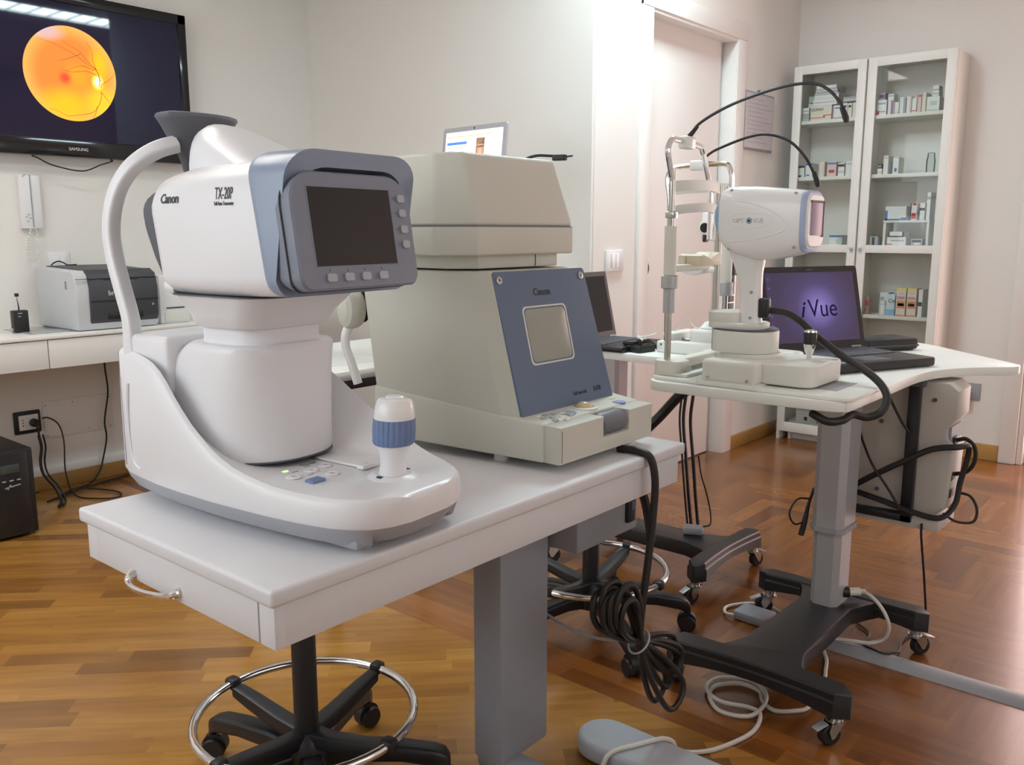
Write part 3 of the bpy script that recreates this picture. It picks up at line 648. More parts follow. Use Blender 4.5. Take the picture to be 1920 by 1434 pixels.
part('screen', sbox(-.093, .0775, -.052, .064, -.004, .0012), M_scrblk, TX, 'black rectangular screen')
part('screen_frame', G().loft([[SP(a, b_, n) for a, b_ in ((-.0955-k, -.0545-k), (.08+k, -.0545-k), (.08+k, .0665+k), (-.0955-k, .0665+k))] for k, n in ((.0015, -.002), (.0012, .0008), (-.0005, .0008), (-.0008, -.002))]), M_panel, TX)
for a in (-.07, -.034, .002, .040): part('soft_key', sbox(a-.0095, a+.0095, -.0755, -.0635, -.002, .004, .0035), M_btn, TX)
for k, b_ in enumerate((.051, .028, .002, -.022)): part('soft_key', sbox(.0945, .1105, b_-.006, b_+.006, -.002, .004, .0035), M_btn, TX)
for a in (-.07, -.034, .002, .040): part('key_tick', sbox(a-.0008, a+.0008, -.061, -.0565, 0, .0008), M_dkgrey, TX)
for b_ in (.051, .028, .002, -.022): part('key_tick', sbox(.086, .0925, b_-.0006, b_+.0006, 0, .0008), M_dkgrey, TX)
# lettering on the near side of the head
rr_ = L(1, 0, 0); uu_ = Vector((0, 0, 1))
text('lettering', 'Canon', .0215, L(.163, -.1, .5265), rr_, uu_, M_print, TX, target=hb, ext=.0003, bold=.0005, sx=.95)
text('lettering', 'TX-20P', .026, L(.313, -.1, .530), rr_, uu_, M_print, TX, target=hb, ext=.0003, sx=.54)
text('lettering', 'Full Auto Tonometer', .0088, L(.311, -.1, .5205), rr_, uu_, M_print, TX, target=hb, ext=.0003, sx=.62)
# eyepiece nub under the head on the patient side
part('side_knob', G().lathe([(.004, -.005), (.011, 0), (.013, .006), (.013, .018), (.010, .026)], L(.125, .02, .392), L(.9, 0, -.3), 14), M_white, TX)
# face-rest arch and pad
AP = [(.035, .255, 0), (.034, .283, .0), (.033, .326, 0), (.016, .377, 0), (-.001, .428, 0), (-.008, .475, 0), (.001, .517, .0), (.015, .554, .005), (.033, .584, .015), (.050, .605, .03), (.066, .623, .055), (.078, .634, .085)]
for sgn, nm in ((1, 'near'), (-1, 'far')):
    pth = [L(u, v if sgn > 0 else .23-v, w) for u, w, v in AP]
    def sec(t): 
        k = 1+.35*max(0, 1-t*5); return [(x*1.0, y*k) for x, y in rrect(.013, .0125, .006, 3)]
    part('face_rest_arm', G().sweep(pth, sec, (1, 0, 0)), M_white, TX, ang=.9)
part('rear_crossbar', G().box((-.010, -.15, .20), (.240, -.022, .303), .010, 3), M_white, TX)
def padring(w, hw, th, lift=0):
    P = []; n = 9
    for k in range(n):
        s_ = -1+2*k/(n-1); P.append(L(.040-.045*(s_*hw/.08)**2+lift, .137+s_*hw, w))
    for k in range(n):
        s_ = 1-2*k/(n-1); P.append(L(.040-.045*(s_*hw/.08)**2+th*(1-.55*abs(s_)**3)+lift, .137+s_*hw, w))
    return P
def pad2(w, hw, ub, uf):
    P = []; n = 9
    for k in range(n): s_ = -1+2*k/(n-1); P.append(L(ub-.010*s_*s_*hw/.06, .124+s_*hw, w))
    for k in range(n): s_ = 1-2*k/(n-1); P.append(L(uf-(uf-ub)*.25*abs(s_)**3-.010*s_*s_*hw/.06, .124+s_*hw, w))
    return P
part('forehead_rest', G().loft([pad2(.588, .010, .052, .064), pad2(.602, .014, .054, .072), pad2(.620, .025, .060, .083), pad2(.636, .039, .066, .094), pad2(.651, .052, .072, .104), pad2(.665, .063, .077, .116), pad2(.673, .069, .078, .126), pad2(.679, .072, .076, .132), pad2(.684, .071, .080, .131), pad2(.686, .066, .088, .125)]), mat('headrest_grey', (.13, .135, .155), .6, var=.05, bump=.05, bscale=400), TX, ang=.9)
# joystick
js = Vector((.07, .0, 1)).normalized(); jb = L(.530, .134, .092)
part('joystick_well', G().lathe([(.044, -.003), (.037, .002), (.031, .0045), (.026, .003)], L(.530, .134, .0895), n=28), M_white, TX)
for x_ in (.099, .162): part('well_slot', G().box((x_, -.536, .0885), (x_+.007, -.526, .0942)), M_black, TX)
part('joystick_stem', G().lathe([(.024, -.01), (.022, .008), (.0205, .018), (.0225, .035), (.029, .052)], jb, js, 24), M_white, TX)
part('joystick_grip', G().loft([[jb+js*h+Vector((math.cos(a)*rr, math.sin(a)*rr, 0)) for a, rr in [(2*math.pi*k/72, r*(1+(.025 if k % 3 else -.02))) for k in range(72)]] for h, r in ((.050, .031), (.054, .0335), (.074, .0345), (.092, .0335))]), M_blueg, TX, 'ribbed blue grip ring')
part('joystick_cap', G().lathe([(.033, .090), (.0335, .094), (.032, .108), (.029, .120), (.026, .1235), (.018, .1245), (.017, .122)], jb, js, 28), M_whiteg, TX)
part('joystick_button', G().lathe([(.016, .12), (.016, .1265), (.013, .1285)], jb, js, 20), M_whiteg, TX)
# control panel
bb = bvh_of(base)
def onb(u, v):
    h = bb.ray_cast(L(u, v, .4), Vector((0, 0, -1))); return h[0].z if h[0] is not None else .09
for u, v in ((.412, .028), (.398, .078), (.392, .115), (.440, .084)):
    z = onb(u, v); part('key', G().lathe([(.013, -.002), (.013, .0012), (.010, .0022), (.0085, .0014), (.005, .0022)], L(u, v, z), n=20), M_whiteg, TX)
    part('key_ring', G().lathe([(.0138, -.002), (.0138, .0006)], L(u, v, z), n=20), M_btn, TX)
    part('key_print', G().box((v-.003, -u-.003, z+.001), (v+.003, -u+.003, z+.0027)), M_btn, TX)
for u, v in ((.385, .055), (.37, .095), (.415, .062)): part('key_caption', G().box((v-.007, -u-.001, onb(u, v)-.001), (v+.006, -u+.001, onb(u, v)+.0006)), M_printg, TX)
z = onb(.452, .034); part('print_key', G().box((.022, -.464, z-.001), (.050, -.444, z+.005), .002), M_blueg, TX, 'slate blue rectangular key')
z = onb(.372, .045); part('power_led', G().box((.040, -.375, z-.001), (.050, -.370, z+.001)), emis('green_led', (.5, 1.0, .25), 1.2), TX)
text('model_name', 'TX-20P', .014, L(.366, .088, onb(.36, .1)+.0006), (1, 0, 0), L(-1, 0, 0), M_printg, TX, sx=.8)
z = onb(.455, .185)
part('printer_cover', G().box((.135, -.470, z-.002), (.235, -.345, z+.0025), .002), M_whiteg, TX)
part('cover_latch', G().box((.125, -.472, z-.001), (.150, -.455, z+.007), .003), M_whiteg, TX)
# ================================================================ refractometer (right instrument)
RF = thing('autorefractor', 'cream desktop autorefractor with blue front panel and small grey monitor', 'refractometer', (1.54, 1.28, .72)); o = (1.54, 1.28, .72)
def hexa(pb, pt, r=0, g=None):
    b = bmesh.new(); lo = [b.verts.new(p) for p in pb]; hi = [b.verts.new(p) for p in pt]; n = len(lo)
    b.faces.new(lo); b.faces.new(hi)
    for i in range(n): b.faces.new((lo[i], lo[(i+1) % n], hi[(i+1) % n], hi[i]))
    bmesh.ops.recalc_face_normals(b, faces=b.faces[:])
    if r: bmesh.ops.bevel(b, geom=b.edges[:], offset=r, segments=3, profile=.5, affect='EDGES')
    g = g or G(o); return g.add(b)
def zt_(y): return .814+(y-1.03)*.085
base_rf = part('base', hexa([(1.361, 1.07, .738), (1.722, 1.07, .738), (1.775, 1.525, .742), (1.308, 1.525, .742)], [(1.363, 1.07, zt_(1.07)), (1.720, 1.07, zt_(1.07)), (1.773, 1.52, .857), (1.31, 1.52, .857)], .005), M_cream, RF)
g = G(o).prism([(1.369, .738), (1.714, .738), (1.716, .815), (1.618, .815), (1.618, .770), (1.521, .770), (1.521, .815), (1.367, .815)], 'y', 1.029, 1.076, .0035, 2)
part('front_bumper', g, M_cream, RF)
part('corner_seam', G(o).box((1.3725, 1.0283, .742), (1.3735, 1.030, .808)), M_dkgrey, RF)
g = G(o).lathe([(.012, 0), (.022, .003), (.0245, .01), (.0245, .082), (.022, .089), (.012, .092)], (1.523, 1.052, .793), (1, 0, 0), 24)
part('grip_roller', g, M_handle, RF)
part('roller_well', G(o).box((1.521, 1.066, .770), (1.618, 1.078, .812)), M_dkgrey, RF)
body = part('body', hexa([(1.352, 1.170, .815), (1.372, 1.134, .815), (1.690, 1.134, .815), (1.712, 1.170, .815), (1.762, 1.515, .85), (1.312, 1.515, .85)], [(1.343, 1.240, 1.120), (1.358, 1.206, 1.120), (1.667, 1.206, 1.120), (1.682, 1.240, 1.120), (1.718, 1.548, 1.120), (1.304, 1.548, 1.120)], .004), M_cream, RF)
pdir = Vector((0, .0755, .30)).normalized(); pn = Vector((0, -pdir.z, pdir.y))
def PP(x, s_, n): return Vector((x, 1.134, .820))+pdir*s_+pn*n-Vector(o)+Vector(o)
def pbox(x0, x1, s0, s1, n0, n1, r=0, taper=0):
    P = [((x0+x1)/2+a, (s0+s1)/2+b_) for a, b_ in (rrect((x1-x0)/2, (s1-s0)/2, r, 4) if r else [(-(x1-x0)/2, -(s1-s0)/2), ((x1-x0)/2, -(s1-s0)/2), ((x1-x0)/2, (s1-s0)/2), (-(x1-x0)/2, (s1-s0)/2)])]
    return G(o).loft([[PP(a, b_, n0) for a, b_ in P], [PP(a, b_, n1) for a, b_ in P]])
def ptrap(n0, n1, pts): return G(o).loft([[PP(a, b_, n0) for a, b_ in pts], [PP(a, b_, n1) for a, b_ in pts]])
part('front_panel', ptrap(-.003, .004, [(1.372, -.002), (1.704, -.002), (1.681, .302), (1.674, .307), (1.364, .307), (1.360, .302)]), M_rfblue, RF, 'slate blue slanted front panel')
# monitor aperture
part('monitor_surround', G(o).loft([[PP(1.511+a*k, .166+b_*k, n) for a, b_ in rrect(.0765, .0635, .012, 5)] for k, n in ((1.0, .002), (1.0, .0042), (.95, .0046), (.92, .001))]), M_creaml, RF)
R0 = rrect(.0715, .0585, .012, 5)
part('monitor_tube', G(o).loft([[PP(1.511+a*k, .166+b_*k, n) for a, b_ in R0] for k, n in ((1.0, .0035), (.85, .0060), (.6, .0080), (.3, .0092), (.05, .0096))]), M_crt, RF, 'bulged grey-green monitor glass')
text('lettering', 'Canon', .0225, PP(1.482, .252, .0045), (1, 0, 0), pdir, M_print, RF, o=o, bold=.0006)
text('lettering', 'Full Auto Ref', .012, PP(1.556, .022, .0045), (1, 0, 0), pdir, M_print, RF, o=o, sx=.78)
text('lettering', 'R-F10', .016, PP(1.634, .022, .0045), (1, 0, 0), pdir, M_print, RF, o=o, sx=.72, bold=.0003)
for x in (1.378, 1.664):
    c = PP(x, .289, .004); part('panel_screw', G(o).lathe([(.0085, 0), (.0085, .002), (.005, .003)], c, pn, 16), M_steel, RF)
    part('screw_slot', G(o).lathe([(.0028, 0), (.0028, .0035)], c, pn, 8), M_dkgrey, RF)
# measuring head
NB = [(1.365, 1.245), (1.635, 1.245), (1.665, 1.30), (1.665, 1.53), (1.325, 1.53), (1.325, 1.30)]
part('head_neck', hexa([(x, y, 1.124) for x, y in NB], [(x, y, 1.156) for x, y in NB], .003), M_cream, RF)
part('neck_seam', G(o).box((1.553, 1.2435, 1.126), (1.5545, 1.2455, 1.154)), M_dkgrey, RF)
HB = [(1.340, 1.222), (1.664, 1.222), (1.708, 1.285), (1.70, 1.555), (1.29, 1.555), (1.283, 1.295)]
HT = [(1.345, 1.262), (1.640, 1.262), (1.672, 1.31), (1.668, 1.53), (1.315, 1.53), (1.312, 1.318)]
part('head_lower', hexa([(x, y, 1.152) for x, y in HB], [(x, y, 1.2125) for x, y in HB], .005), M_cream, RF)
part('head_upper', hexa([(x, y, 1.2125) for x, y in HB], [(x, y, 1.362) for x, y in HT], .009), M_cream, RF)
part('head_seam', hexa([(x, y, 1.2121) for x, y in HB], [(x, y, 1.2129) for x, y in HB]), M_printg, RF)
# keys, track ball, badge
def onr(y): return zt_(y)
g = G(o)
for i, (x, y) in enumerate(((1.405, 1.118), (1.425, 1.112), (1.445, 1.106), (1.468, 1.102), (1.400, 1.098), (1.422, 1.092), (1.445, 1.086), (1.470, 1.080), (1.41, 1.075), (1.44, 1.066))):
    part('key', G(o).box((x-.007, y-.005, onr(y)-.003), (x+.007, y+.005, onr(y)+.003), .0015), M_btn if i % 3 else M_whiteg, RF)
part('selector_plate', G(o).lathe([(.02, -.004), (.02, .0015)], (1.482, 1.098, onr(1.098)), n=20), M_btn, RF)
part('ball_ring', G(o).lathe([(.031, -.004), (.031, .001), (.024, .0025), (.022, 0)], (1.552, 1.105, onr(1.105)), n=28), M_creaml, RF)
part('track_ball', G(o).ball((1.552, 1.105, onr(1.105)-.009), .0225, 20), M_ball, RF, 'pale amber track ball')
part('start_badge', G(o).lathe([(.016, -.004), (.016, .0012)], (1.66, 1.085, onr(1.085)), n=24), mat('badge_blue', (.15, .22, .55), .3, var=.03), RF)
part('badge_print', G(o).box((1.66, 1.108, onr(1.108)-.002), (1.682, 1.112, onr(1.108)+.0008)), mat('print_green', (.35, .5, .4), .5, var=.03), RF)
for x, y in ((1.385, 1.20), (1.68, 1.07), (1.355, 1.46), (1.73, 1.46)): part('foot', G(o).lathe([(.016, 0), (.016, .02)], (x, y, .72), n=14), M_whiteg, RF)
# patient-side face rest
g = G(o).tube([(1.31, 1.55, 1.23), (1.285, 1.57, 1.25), (1.28, 1.60, 1.29), (1.32, 1.60, 1.352), (1.40, 1.60, 1.366), (1.52, 1.60, 1.370), (1.64, 1.60, 1.366), (1.72, 1.60, 1.352), (1.735, 1.60, 1.29), (1.72, 1.57, 1.25), (1.68, 1.55, 1.23)], .007, 8)
part('forehead_arch', g, M_creaml, RF)
part('rest_base', G(o).box((1.38, 1.50, .80), (1.78, 1.548, .87), .008), M_cream, RF)
g = G(o)
g.loft([[Vector((1.312+.026*s_, 1.600+.0*s_, 1.025))+Vector((0, math.cos(a)*.03*k, math.sin(a)*.046*k)) for a in [2*math.pi*i/28 for i in range(28)]] for s_, k in ((-.9, .55), (-.6, .9), (-.2, 1.0), (.5, 1.0), (1.0, .9))])
part('eye_cup', g, M_cream, RF)
part('cup_opening', G(o).loft([[Vector((1.318+.026*s_, 1.590, 1.032))+Vector((0, math.cos(a)*.026*k, math.sin(a)*.04*k)) for a in [2*math.pi*i/28 for i in range(28)]] for s_, k in ((1.0, 1), (1.12, .95))]), M_black, RF)
part('chin_post', G(o).tube([(1.332, 1.595, .992), (1.318, 1.605, .988), (1.306, 1.61, .965), (1.306, 1.61, .935), (1.312, 1.60, .90), (1.320, 1.588, .850)], .0105, 10), M_whiteg, RF, 'white taped chin-rest post')
# ================================================================ wheeled instrument stands
def caster(par, o, x, y, zt, rz, brake=True):
    """swivel caster as a part of its stand, with fork, wheel and brake tab as sub-parts"""
    R = Matrix.Rotation(rz, 3, 'Z')
    def Q(a, b_, c): 
        v = R @ Vector((a, b_, 0)); return (x+v.x, y+v.y, c)
    st = part('caster', G(o).cyl((x, y, zt-.025), (x, y, zt+.004), .016, 14).cyl((x, y, zt-.03), (x, y, zt-.024), .021, 14), M_steel, par)
    w = G(o).lathe([(.006, -.012), (.024, -.012), (.027, -.009), (.027, .009), (.024, .012), (.006, .012)], Q(.018, 0, .027), R @ Vector((0, 1, 0)), 20)
    part('wheel', w, M_black, st)
    g = G(o)
    for s_ in (-1, 1):
        pts = [(-.014, zt-.026), (.022, zt-.026), (.030, .040), (.022, .020), (.014, .020)]
        g.loft([[Q(a, s_*.0145, c) for a, c in pts], [Q(a, s_*.0165, c) for a, c in pts]])
    g.loft([[Q(a, b_, zt-.030) for a, b_ in ((-.014, -.0165), (.022, -.0165), (.022, .0165), (-.014, .0165))], [Q(a, b_, zt-.026) for a, b_ in ((-.014, -.0165), (.022, -.0165), (.022, .0165), (-.014, .0165))]])
    part('fork', g, M_steel, st)
    if brake:
        part('brake_tab', G(o).obox(Q(.045, 0, zt-.035), (.034, .022, .005), rz=rz, ry=.35, r=.002), M_alu, st)
def leg_shape(o, c, axis, half, zb, zt, w, sway):
    """cast leg: arched underneath, rounded ends, slight plan bow"""
    rings = []
    for k in range(17):
        s_ = -1+2*k/16; e = math.sqrt(max(0, 1-max(0, (abs(s_)-.90)/.10)**2))
        hw = (w*(.86+.14*abs(s_)))*max(.15, e); a = s_*half; b_ = sway*(1-s_*s_)
        zt_k = zt-.010*abs(s_)**2*0-(0 if abs(s_) < .9 else .006*(1-e)); zb_k = zb+.022*(1-s_*s_)
        P = [(-hw, zb_k), (hw, zb_k), (hw, zt_k-.022), (hw*.86, zt_k-.018), (hw*.86, zt_k-.004), (hw*.72, zt_k), (-hw*.72, zt_k), (-hw*.86, zt_k-.004), (-hw*.86, zt_k-.018), (-hw, zt_k-.022)]
        if axis == 'y': rings.append([(c[0]+b_+p, c[1]+a, z) for p, z in P])
        else: rings.append([(c[0]+a, c[1]+b_+p, z) for p, z in P])
    return G(o).loft(rings)
def oct_ring(cx, cy, hx, hy, ch, z): return [(cx+a, cy+b_, z) for a, b_ in ((hx, -hy+ch), (hx, hy-ch), (hx-ch, hy), (-hx+ch, hy), (-hx, hy-ch), (-hx, -hy+ch), (-hx+ch, -hy), (hx-ch, -hy))]
# ---------------- stand A: scanner table
t3 = thing('scanner_table', 'white wing-shaped table on black wheeled base carrying scanner and laptop', 'table', (2.25, .87, 0)); o = (2.25, .87, 0)
OUT = smoothpath([(1.962, .79, 0), (1.953, .95, 0), (1.950, 1.12, 0), (1.952, 1.165, 0), (1.985, 1.197, 0), (2.06, 1.205, 0), (2.30, 1.25, 0), (2.65, 1.295, 0), (3.0, 1.28, 0), (3.26, 1.06, 0), (3.235, .87, 0), (3.08, .70, 0), (2.91, .528, 0), (2.868, .502, 0), (2.822, .515, 0), (2.76, .580, 0), (2.66, .646, 0), (2.52, .678, 0), (2.30, .680, 0), (2.02, .680, 0), (1.985, .690, 0), (1.967, .725, 0)], 5, True)
part('tabletop', G(o).prism([(p.x, p.y) for p in OUT], 'z', .7955, .82, .0025, 2), M_lamw, t3)
part('column', G(o).loft([oct_ring(2.465, .865, .062, .046, .018, z) for z in (.365, .796)]), M_alu, t3)
part('column_base', G(o).loft([oct_ring(2.465, .865, .055, .040, .016, z) for z in (.125, .37)]), M_alu, t3)
part('column_collar', G(o).loft([oct_ring(2.465, .865, .066, .050, .018, z) for z in (.358, .372)]), M_greyp, t3)
part('plug_socket', G(o).cyl((2.478, .833, .165), (2.49, .818, .165), .016, 14), M_black, t3)
part('leg', leg_shape(o, (1.965, .865), 'y', .245, .075, .14, .042, .012), M_blkg, t3)
part('leg', leg_shape(o, (2.555, .865), 'y', .255, .080, .14, .034, .0), M_blkg, t3)
BM = [(1.98, .735), (2.03, .765), (2.09, .785), (2.44, .79), (2.50, .765), (2.55, .74), (2.55, .99), (2.50, .96), (2.44, .94), (2.09, .945), (2.03, .965), (1.98, .995)]
part('base_beam', G(o).prism(BM, 'z', .085, .137, .006), M_blkg, t3)
for x, y, rz in ((1.968, .655, 2.6), (1.968, 1.08, .6), (2.56, .645, -.6), (2.56, 1.085, 2.2)): caster(t3, o, x, y, .086, rz)
# ---------------- stand B: slit lamp table
t2 = thing('slit_lamp_table', 'white table on black wheeled base by the door, carrying slit lamp and laptop', 'table', (2.75, 1.65, 0)); o = (2.75, 1.65, 0)
OUT2 = smoothpath([(2.66, 1.42, 0), (2.655, 1.6, 0), (2.655, 1.9, 0), (2.66, 2.02, 0), (2.70, 2.06, 0), (2.85, 2.065, 0), (2.99, 2.055, 0), (3.03, 2.02, 0), (3.04, 1.8, 0), (3.05, 1.5, 0), (3.03, 1.37, 0), (2.95, 1.345, 0), (2.80, 1.34, 0), (2.69, 1.36, 0)], 4, True)
part('tabletop', G(o).prism([(p.x, p.y) for p in OUT2], 'z', .742, .77, .0025, 2), M_lamw, t2)
part('column', G(o).loft([oct_ring(2.69, 1.79, .040, .05, .012, z) for z in (.13, .744)]), mat('column_mauve', (.42, .38, .40), .45, var=.03), t2)
part('leg', leg_shape(o, (2.685, 1.30), 'x', .235, .075, .14, .036, .014), M_blkg, t2)
part('leg', leg_shape(o, (2.685, 1.87), 'x', .235, .075, .14, .036, 0), M_blkg, t2)
part('base_beam', G(o).prism([(2.56, 1.31), (2.60, 1.36), (2.625, 1.43), (2.625, 1.74), (2.60, 1.80), (2.57, 1.86), (2.80, 1.86), (2.77, 1.80), (2.745, 1.74), (2.745, 1.43), (2.77, 1.36), (2.81, 1.31)], 'z', .085, .137, .006), M_blkg, t2)
for x, y, rz in ((2.475, 1.305, 2.8), (2.895, 1.30, -.3), (2.475, 1.87, 2.0), (2.895, 1.87, .5)): caster(t2, o, x, y, .086, rz)
part('underside_loop', G(o).tube([(2.70, 1.62, .742), (2.70, 1.60, .732), (2.70, 1.57, .729), (2.70, 1.54, .732), (2.70, 1.52, .742)], .003, 6), M_cable, t2)
# ================================================================ OCT scanner
iv = thing('eye_scanner', 'white handheld-style retinal scanner on sled with chrome chin-rest frame', 'scanner', (2.13, .93, .82)); o = (2.13, .93, .82)
part('base_plate', G(o).prism([(p[0]+2.105, p[1]+.935) for p in rrect(.13, .262, .03, 5)], 'z', .82, .829, .002), M_lamw, iv)
part('grey_pad', G(o).box((2.06, .735, .8285), (2.20, .80, .830)), M_greyp, iv)
part('rail_cover', G(o).box((1.978, .905, .8285), (2.04, 1.05, .888), .012, 3), M_creaml, iv)
part('rail_lip', G(o).box((1.970, .895, .82), (2.045, 1.06, .834), .005), M_creaml, iv)
for y in (.925, 1.03): part('cover_screw', G(o).cyl((1.979, y, .842), (1.9765, y, .842), .004, 8), M_steel, iv)
part('rail_cover', G(o).box((2.225, .905, .8285), (2.285, 1.05, .888), .012, 3), M_creaml, iv)
part('sled', G(o).prism([(p[0]+2.125, p[1]+.905) for p in rrect(.105, .125, .035, 6)], 'z', .833, .886, .006, 3), M_creaml, iv)
part('rail', G(o).cyl((1.99, 1.09, .857), (2.27, 1.09, .857), .008), M_steel, iv)
def disc(cx, cy, hx, hy, r, z0, z1, bv=.003): return G(o).prism([(p[0]+cx, p[1]+cy) for p in rrect(hx, hy, r, 8)], 'z', z0, z1, bv)
part('turntable_foot', disc(2.12, .985, .068, .075, .06, .884, .897), M_creaml, iv)
part('turntable', disc(2.12, 1.0, .072, .082, .065, .897, .953), M_creaml, iv)
part('turntable_gap', disc(2.12, 1.0, .070, .080, .063, .952, .957, 0), M_dkgrey, iv)
part('turntable_top', disc(2.12, 1.02, .060, .075, .05, .956, .972), M_creaml, iv)
part('turntable_block', disc(2.12, 1.05, .055, .045, .04, .970, .998), M_creaml, iv)
NK = [(.968, .988, .025, .030), (.99, .988, .024, .027), (1.03, .988, .024, .026), (1.07, .991, .025, .028), (1.10, .996, .027, .033), (1.135, 1.0, .033, .042), (1.16, 1.0, .038, .05)]
nk = part('neck', G(o).loft([[(2.118+a, cy+b_, z) for a, b_ in rrect(hx, hy, min(hx, hy)*.8, 5)] for z, cy, hx, hy in NK]), M_whiteg, iv, ang=.9)
def hsec(y, x0, x1, z0, z1, e=.42):
    cx, cz, hx, hz = (x0+x1)/2, (z0+z1)/2, (x1-x0)/2, (z1-z0)/2
    return [(cx+hx*math.copysign(abs(math.cos(a))**e, math.cos(a)), y, cz+hz*math.copysign(abs(math.sin(a))**(e*1.25), math.sin(a))) for a in [2*math.pi*k/40 for k in range(40)]]
IH = [(1.072, 2.085, 2.175, 1.185, 1.290), (1.066, 2.074, 2.187, 1.170, 1.304), (1.05, 2.068, 2.192, 1.156, 1.312), (1.02, 2.064, 2.196, 1.140, 1.314), (.97, 2.062, 2.198, 1.130, 1.312), (.93, 2.063, 2.197, 1.132, 1.308), (.88, 2.066, 2.194, 1.143, 1.303), (.85, 2.069, 2.191, 1.152, 1.299)]
hd = part('head', G(o).loft([hsec(*r) for r in IH]), M_whiteg, iv, ang=.9)
hbv = bvh_of(hd)
part('end_rim', G(o).loft([hsec(.852, 2.068, 2.192, 1.151, 1.300), hsec(.845, 2.069, 2.191, 1.153, 1.299), hsec(.840, 2.074, 2.186, 1.160, 1.293)]), mat('pale_blue_plastic', (.36, .45, .64), .4, var=.03), iv, 'pale blue end rim')
part('end_face', G(o).loft([hsec(.842, 2.075, 2.185, 1.161, 1.292), hsec(.835, 2.080, 2.180, 1.166, 1.287)]), M_whiteg, iv)
part('view_screen', G(o).box((2.095, .8325, 1.192), (2.165, .8355, 1.270), .001), mat('pink_screen', (.30, .21, .29), .45, var=.04, em=(.5, .33, .42), ems=.06), iv, 'small pinkish rear screen')
part('screen_shroud', G(o).box((2.09, .8315, 1.270), (2.17, .8355, 1.275)).box((2.165, .8315, 1.188), (2.17, .8355, 1.275)), M_dkgrey, iv)
part('lens_cup', G(o).loft([hsec(1.060, 2.085, 2.18, 1.19, 1.285, .7), hsec(1.082, 2.088, 2.177, 1.193, 1.282, .75), hsec(1.092, 2.10, 2.165, 1.205, 1.27, .8)]), mat('sky_blue_cup', (.30, .46, .66), .35, var=.03), iv, 'sky-blue eye cup')
for y, z in ((1.034, 1.302), (.868, 1.291), (.865, 1.164), (1.036, 1.158)):
    h = hbv.ray_cast(Vector((1.8, y, z))-Vector(o), Vector((1, 0, 0)))
    c = (h[0]+Vector(o)) if h[0] is not None else Vector((2.07, y, z))
    part('screw', G(o).cyl(c+Vector((.002, 0, 0)), c-Vector((.0015, 0, 0)), .0042, 10), M_greyp, iv)
for y, z in ((.998, 1.118), (.978, 1.05), (.978, .985)): part('screw', G(o).cyl((2.096, y, z), (2.0925, y, z), .004, 10), M_greyp, iv)
# relief oval and lettering with the eye mark
g = G(o); pts = []
for k in range(41):
    a = 2*math.pi*k/40; q = Vector((1.8, .976+.058*math.cos(a), 1.228+.019*math.sin(a)))
    h = hbv.ray_cast(q-Vector(o), Vector((1, 0, 0))); pts.append((h[0] if h[0] is not None else q)+Vector(o))
part('relief_oval', g.tube(pts[:-1], .0007, 4, 2, True), M_whiteg, iv)
pts = []
for y, z in ((1.058, 1.281), (1.02, 1.277), (.985, 1.271), (.93, 1.255), (.892, 1.232), (.878, 1.217), (.892, 1.203), (.93, 1.190), (.985, 1.180), (1.03, 1.176), (1.062, 1.174)):
    h = hbv.ray_cast(Vector((1.8, y, z))-Vector(o), Vector((1, 0, 0)))
    if h[0] is not None: pts.append(h[0]+Vector(o)+Vector((.0004, 0, 0)))
part('side_crease', G(o).tube(pts, .0016, 6), M_whiteg, iv)
M_emb = mat('embossed_grey', (.62, .62, .61), .4, var=.02)
for s_, y in (('OPT', 1.022), ('VUE', .968)):
    tt = text('lettering', s_, .0165, (1.95, y, 1.2225), (0, -1, 0), (0, 0, 1), M_emb, iv, o=o, target=hbv, ext=.0004, sx=.95)
for r, mm in ((.0075, mat('iris_blue', (.10, .22, .42), .4, var=.05)), (.0055, M_whiteg), (.0042, mat('iris_dark', (.03, .05, .09), .3, var=.05))):
    part('eye_mark', G(o).cyl((2.068, .9775, 1.2275), (2.0615-.0006*(.0075-r)*400, .9775, 1.2275), r, 18), mm, iv)
# joystick
jc = Vector((2.15, .842, .884))
part('joystick_cone', G(o).lathe([(.006, 0), (.007, .012), (.011, .022), (.014, .034), (.015, .042)], jc, n=20), M_chrome, iv)
part('joystick_knob', G(o).lathe([(.016, .040), (.0165, .044), (.0165, .068), (.015, .071)], jc, n=20), M_black, iv)
part('joystick_cap', G(o).lathe([(.0155, .070), (.0145, .074), (.006, .077)], jc, n=20), M_chrome, iv)
# chin-rest frame
YF = 1.172
part('frame_foot', G(o).prism([(p[0]+2.035, p[1]+1.165) for p in rrect(.035, .04, .02, 5)], 'z', .829, .868, .005), M_creaml, iv)
part('frame_foot', G(o).prism([(p[0]+2.275, p[1]+1.165) for p in rrect(.03, .03, .02, 5)], 'z', .829, .868, .005), M_creaml, iv)
part('frame_bar', G(o).box((2.03, 1.148, .845), (2.28, 1.185, .868), .005), M_creaml, iv)
part('frame_plate', G(o).box((2.00, 1.10, .8285), (2.28, 1.20, .838), .004), M_creaml, iv)
part('post', G(o).cyl((2.022, YF, .86), (2.022, YF, 1.36), .0085), M_steel, iv)
part('post', G(o).cyl((2.285, YF, .86), (2.285, YF, 1.33), .0085), M_steel, iv)
g = G(o).tube([(2.022, YF, 1.20), (2.022, YF, 1.30), (2.019, YF, 1.335), (1.998, YF, 1.388), (1.995, YF, 1.408), (2.012, YF, 1.430), (2.04, YF, 1.432), (2.15, YF, 1.424), (2.175, YF, 1.412), (2.19, YF, 1.385), (2.215, YF, 1.34), (2.228, YF, 1.315), (2.230, YF, 1.26), (2.23, YF, 1.18)], .0075, 10)
part('head_hoop', g, M_chrome, iv)
part('hoop_clamp', G(o).box((2.065, YF-.014, 1.412), (2.115, YF+.014, 1.444), .006), M_whiteg, iv)
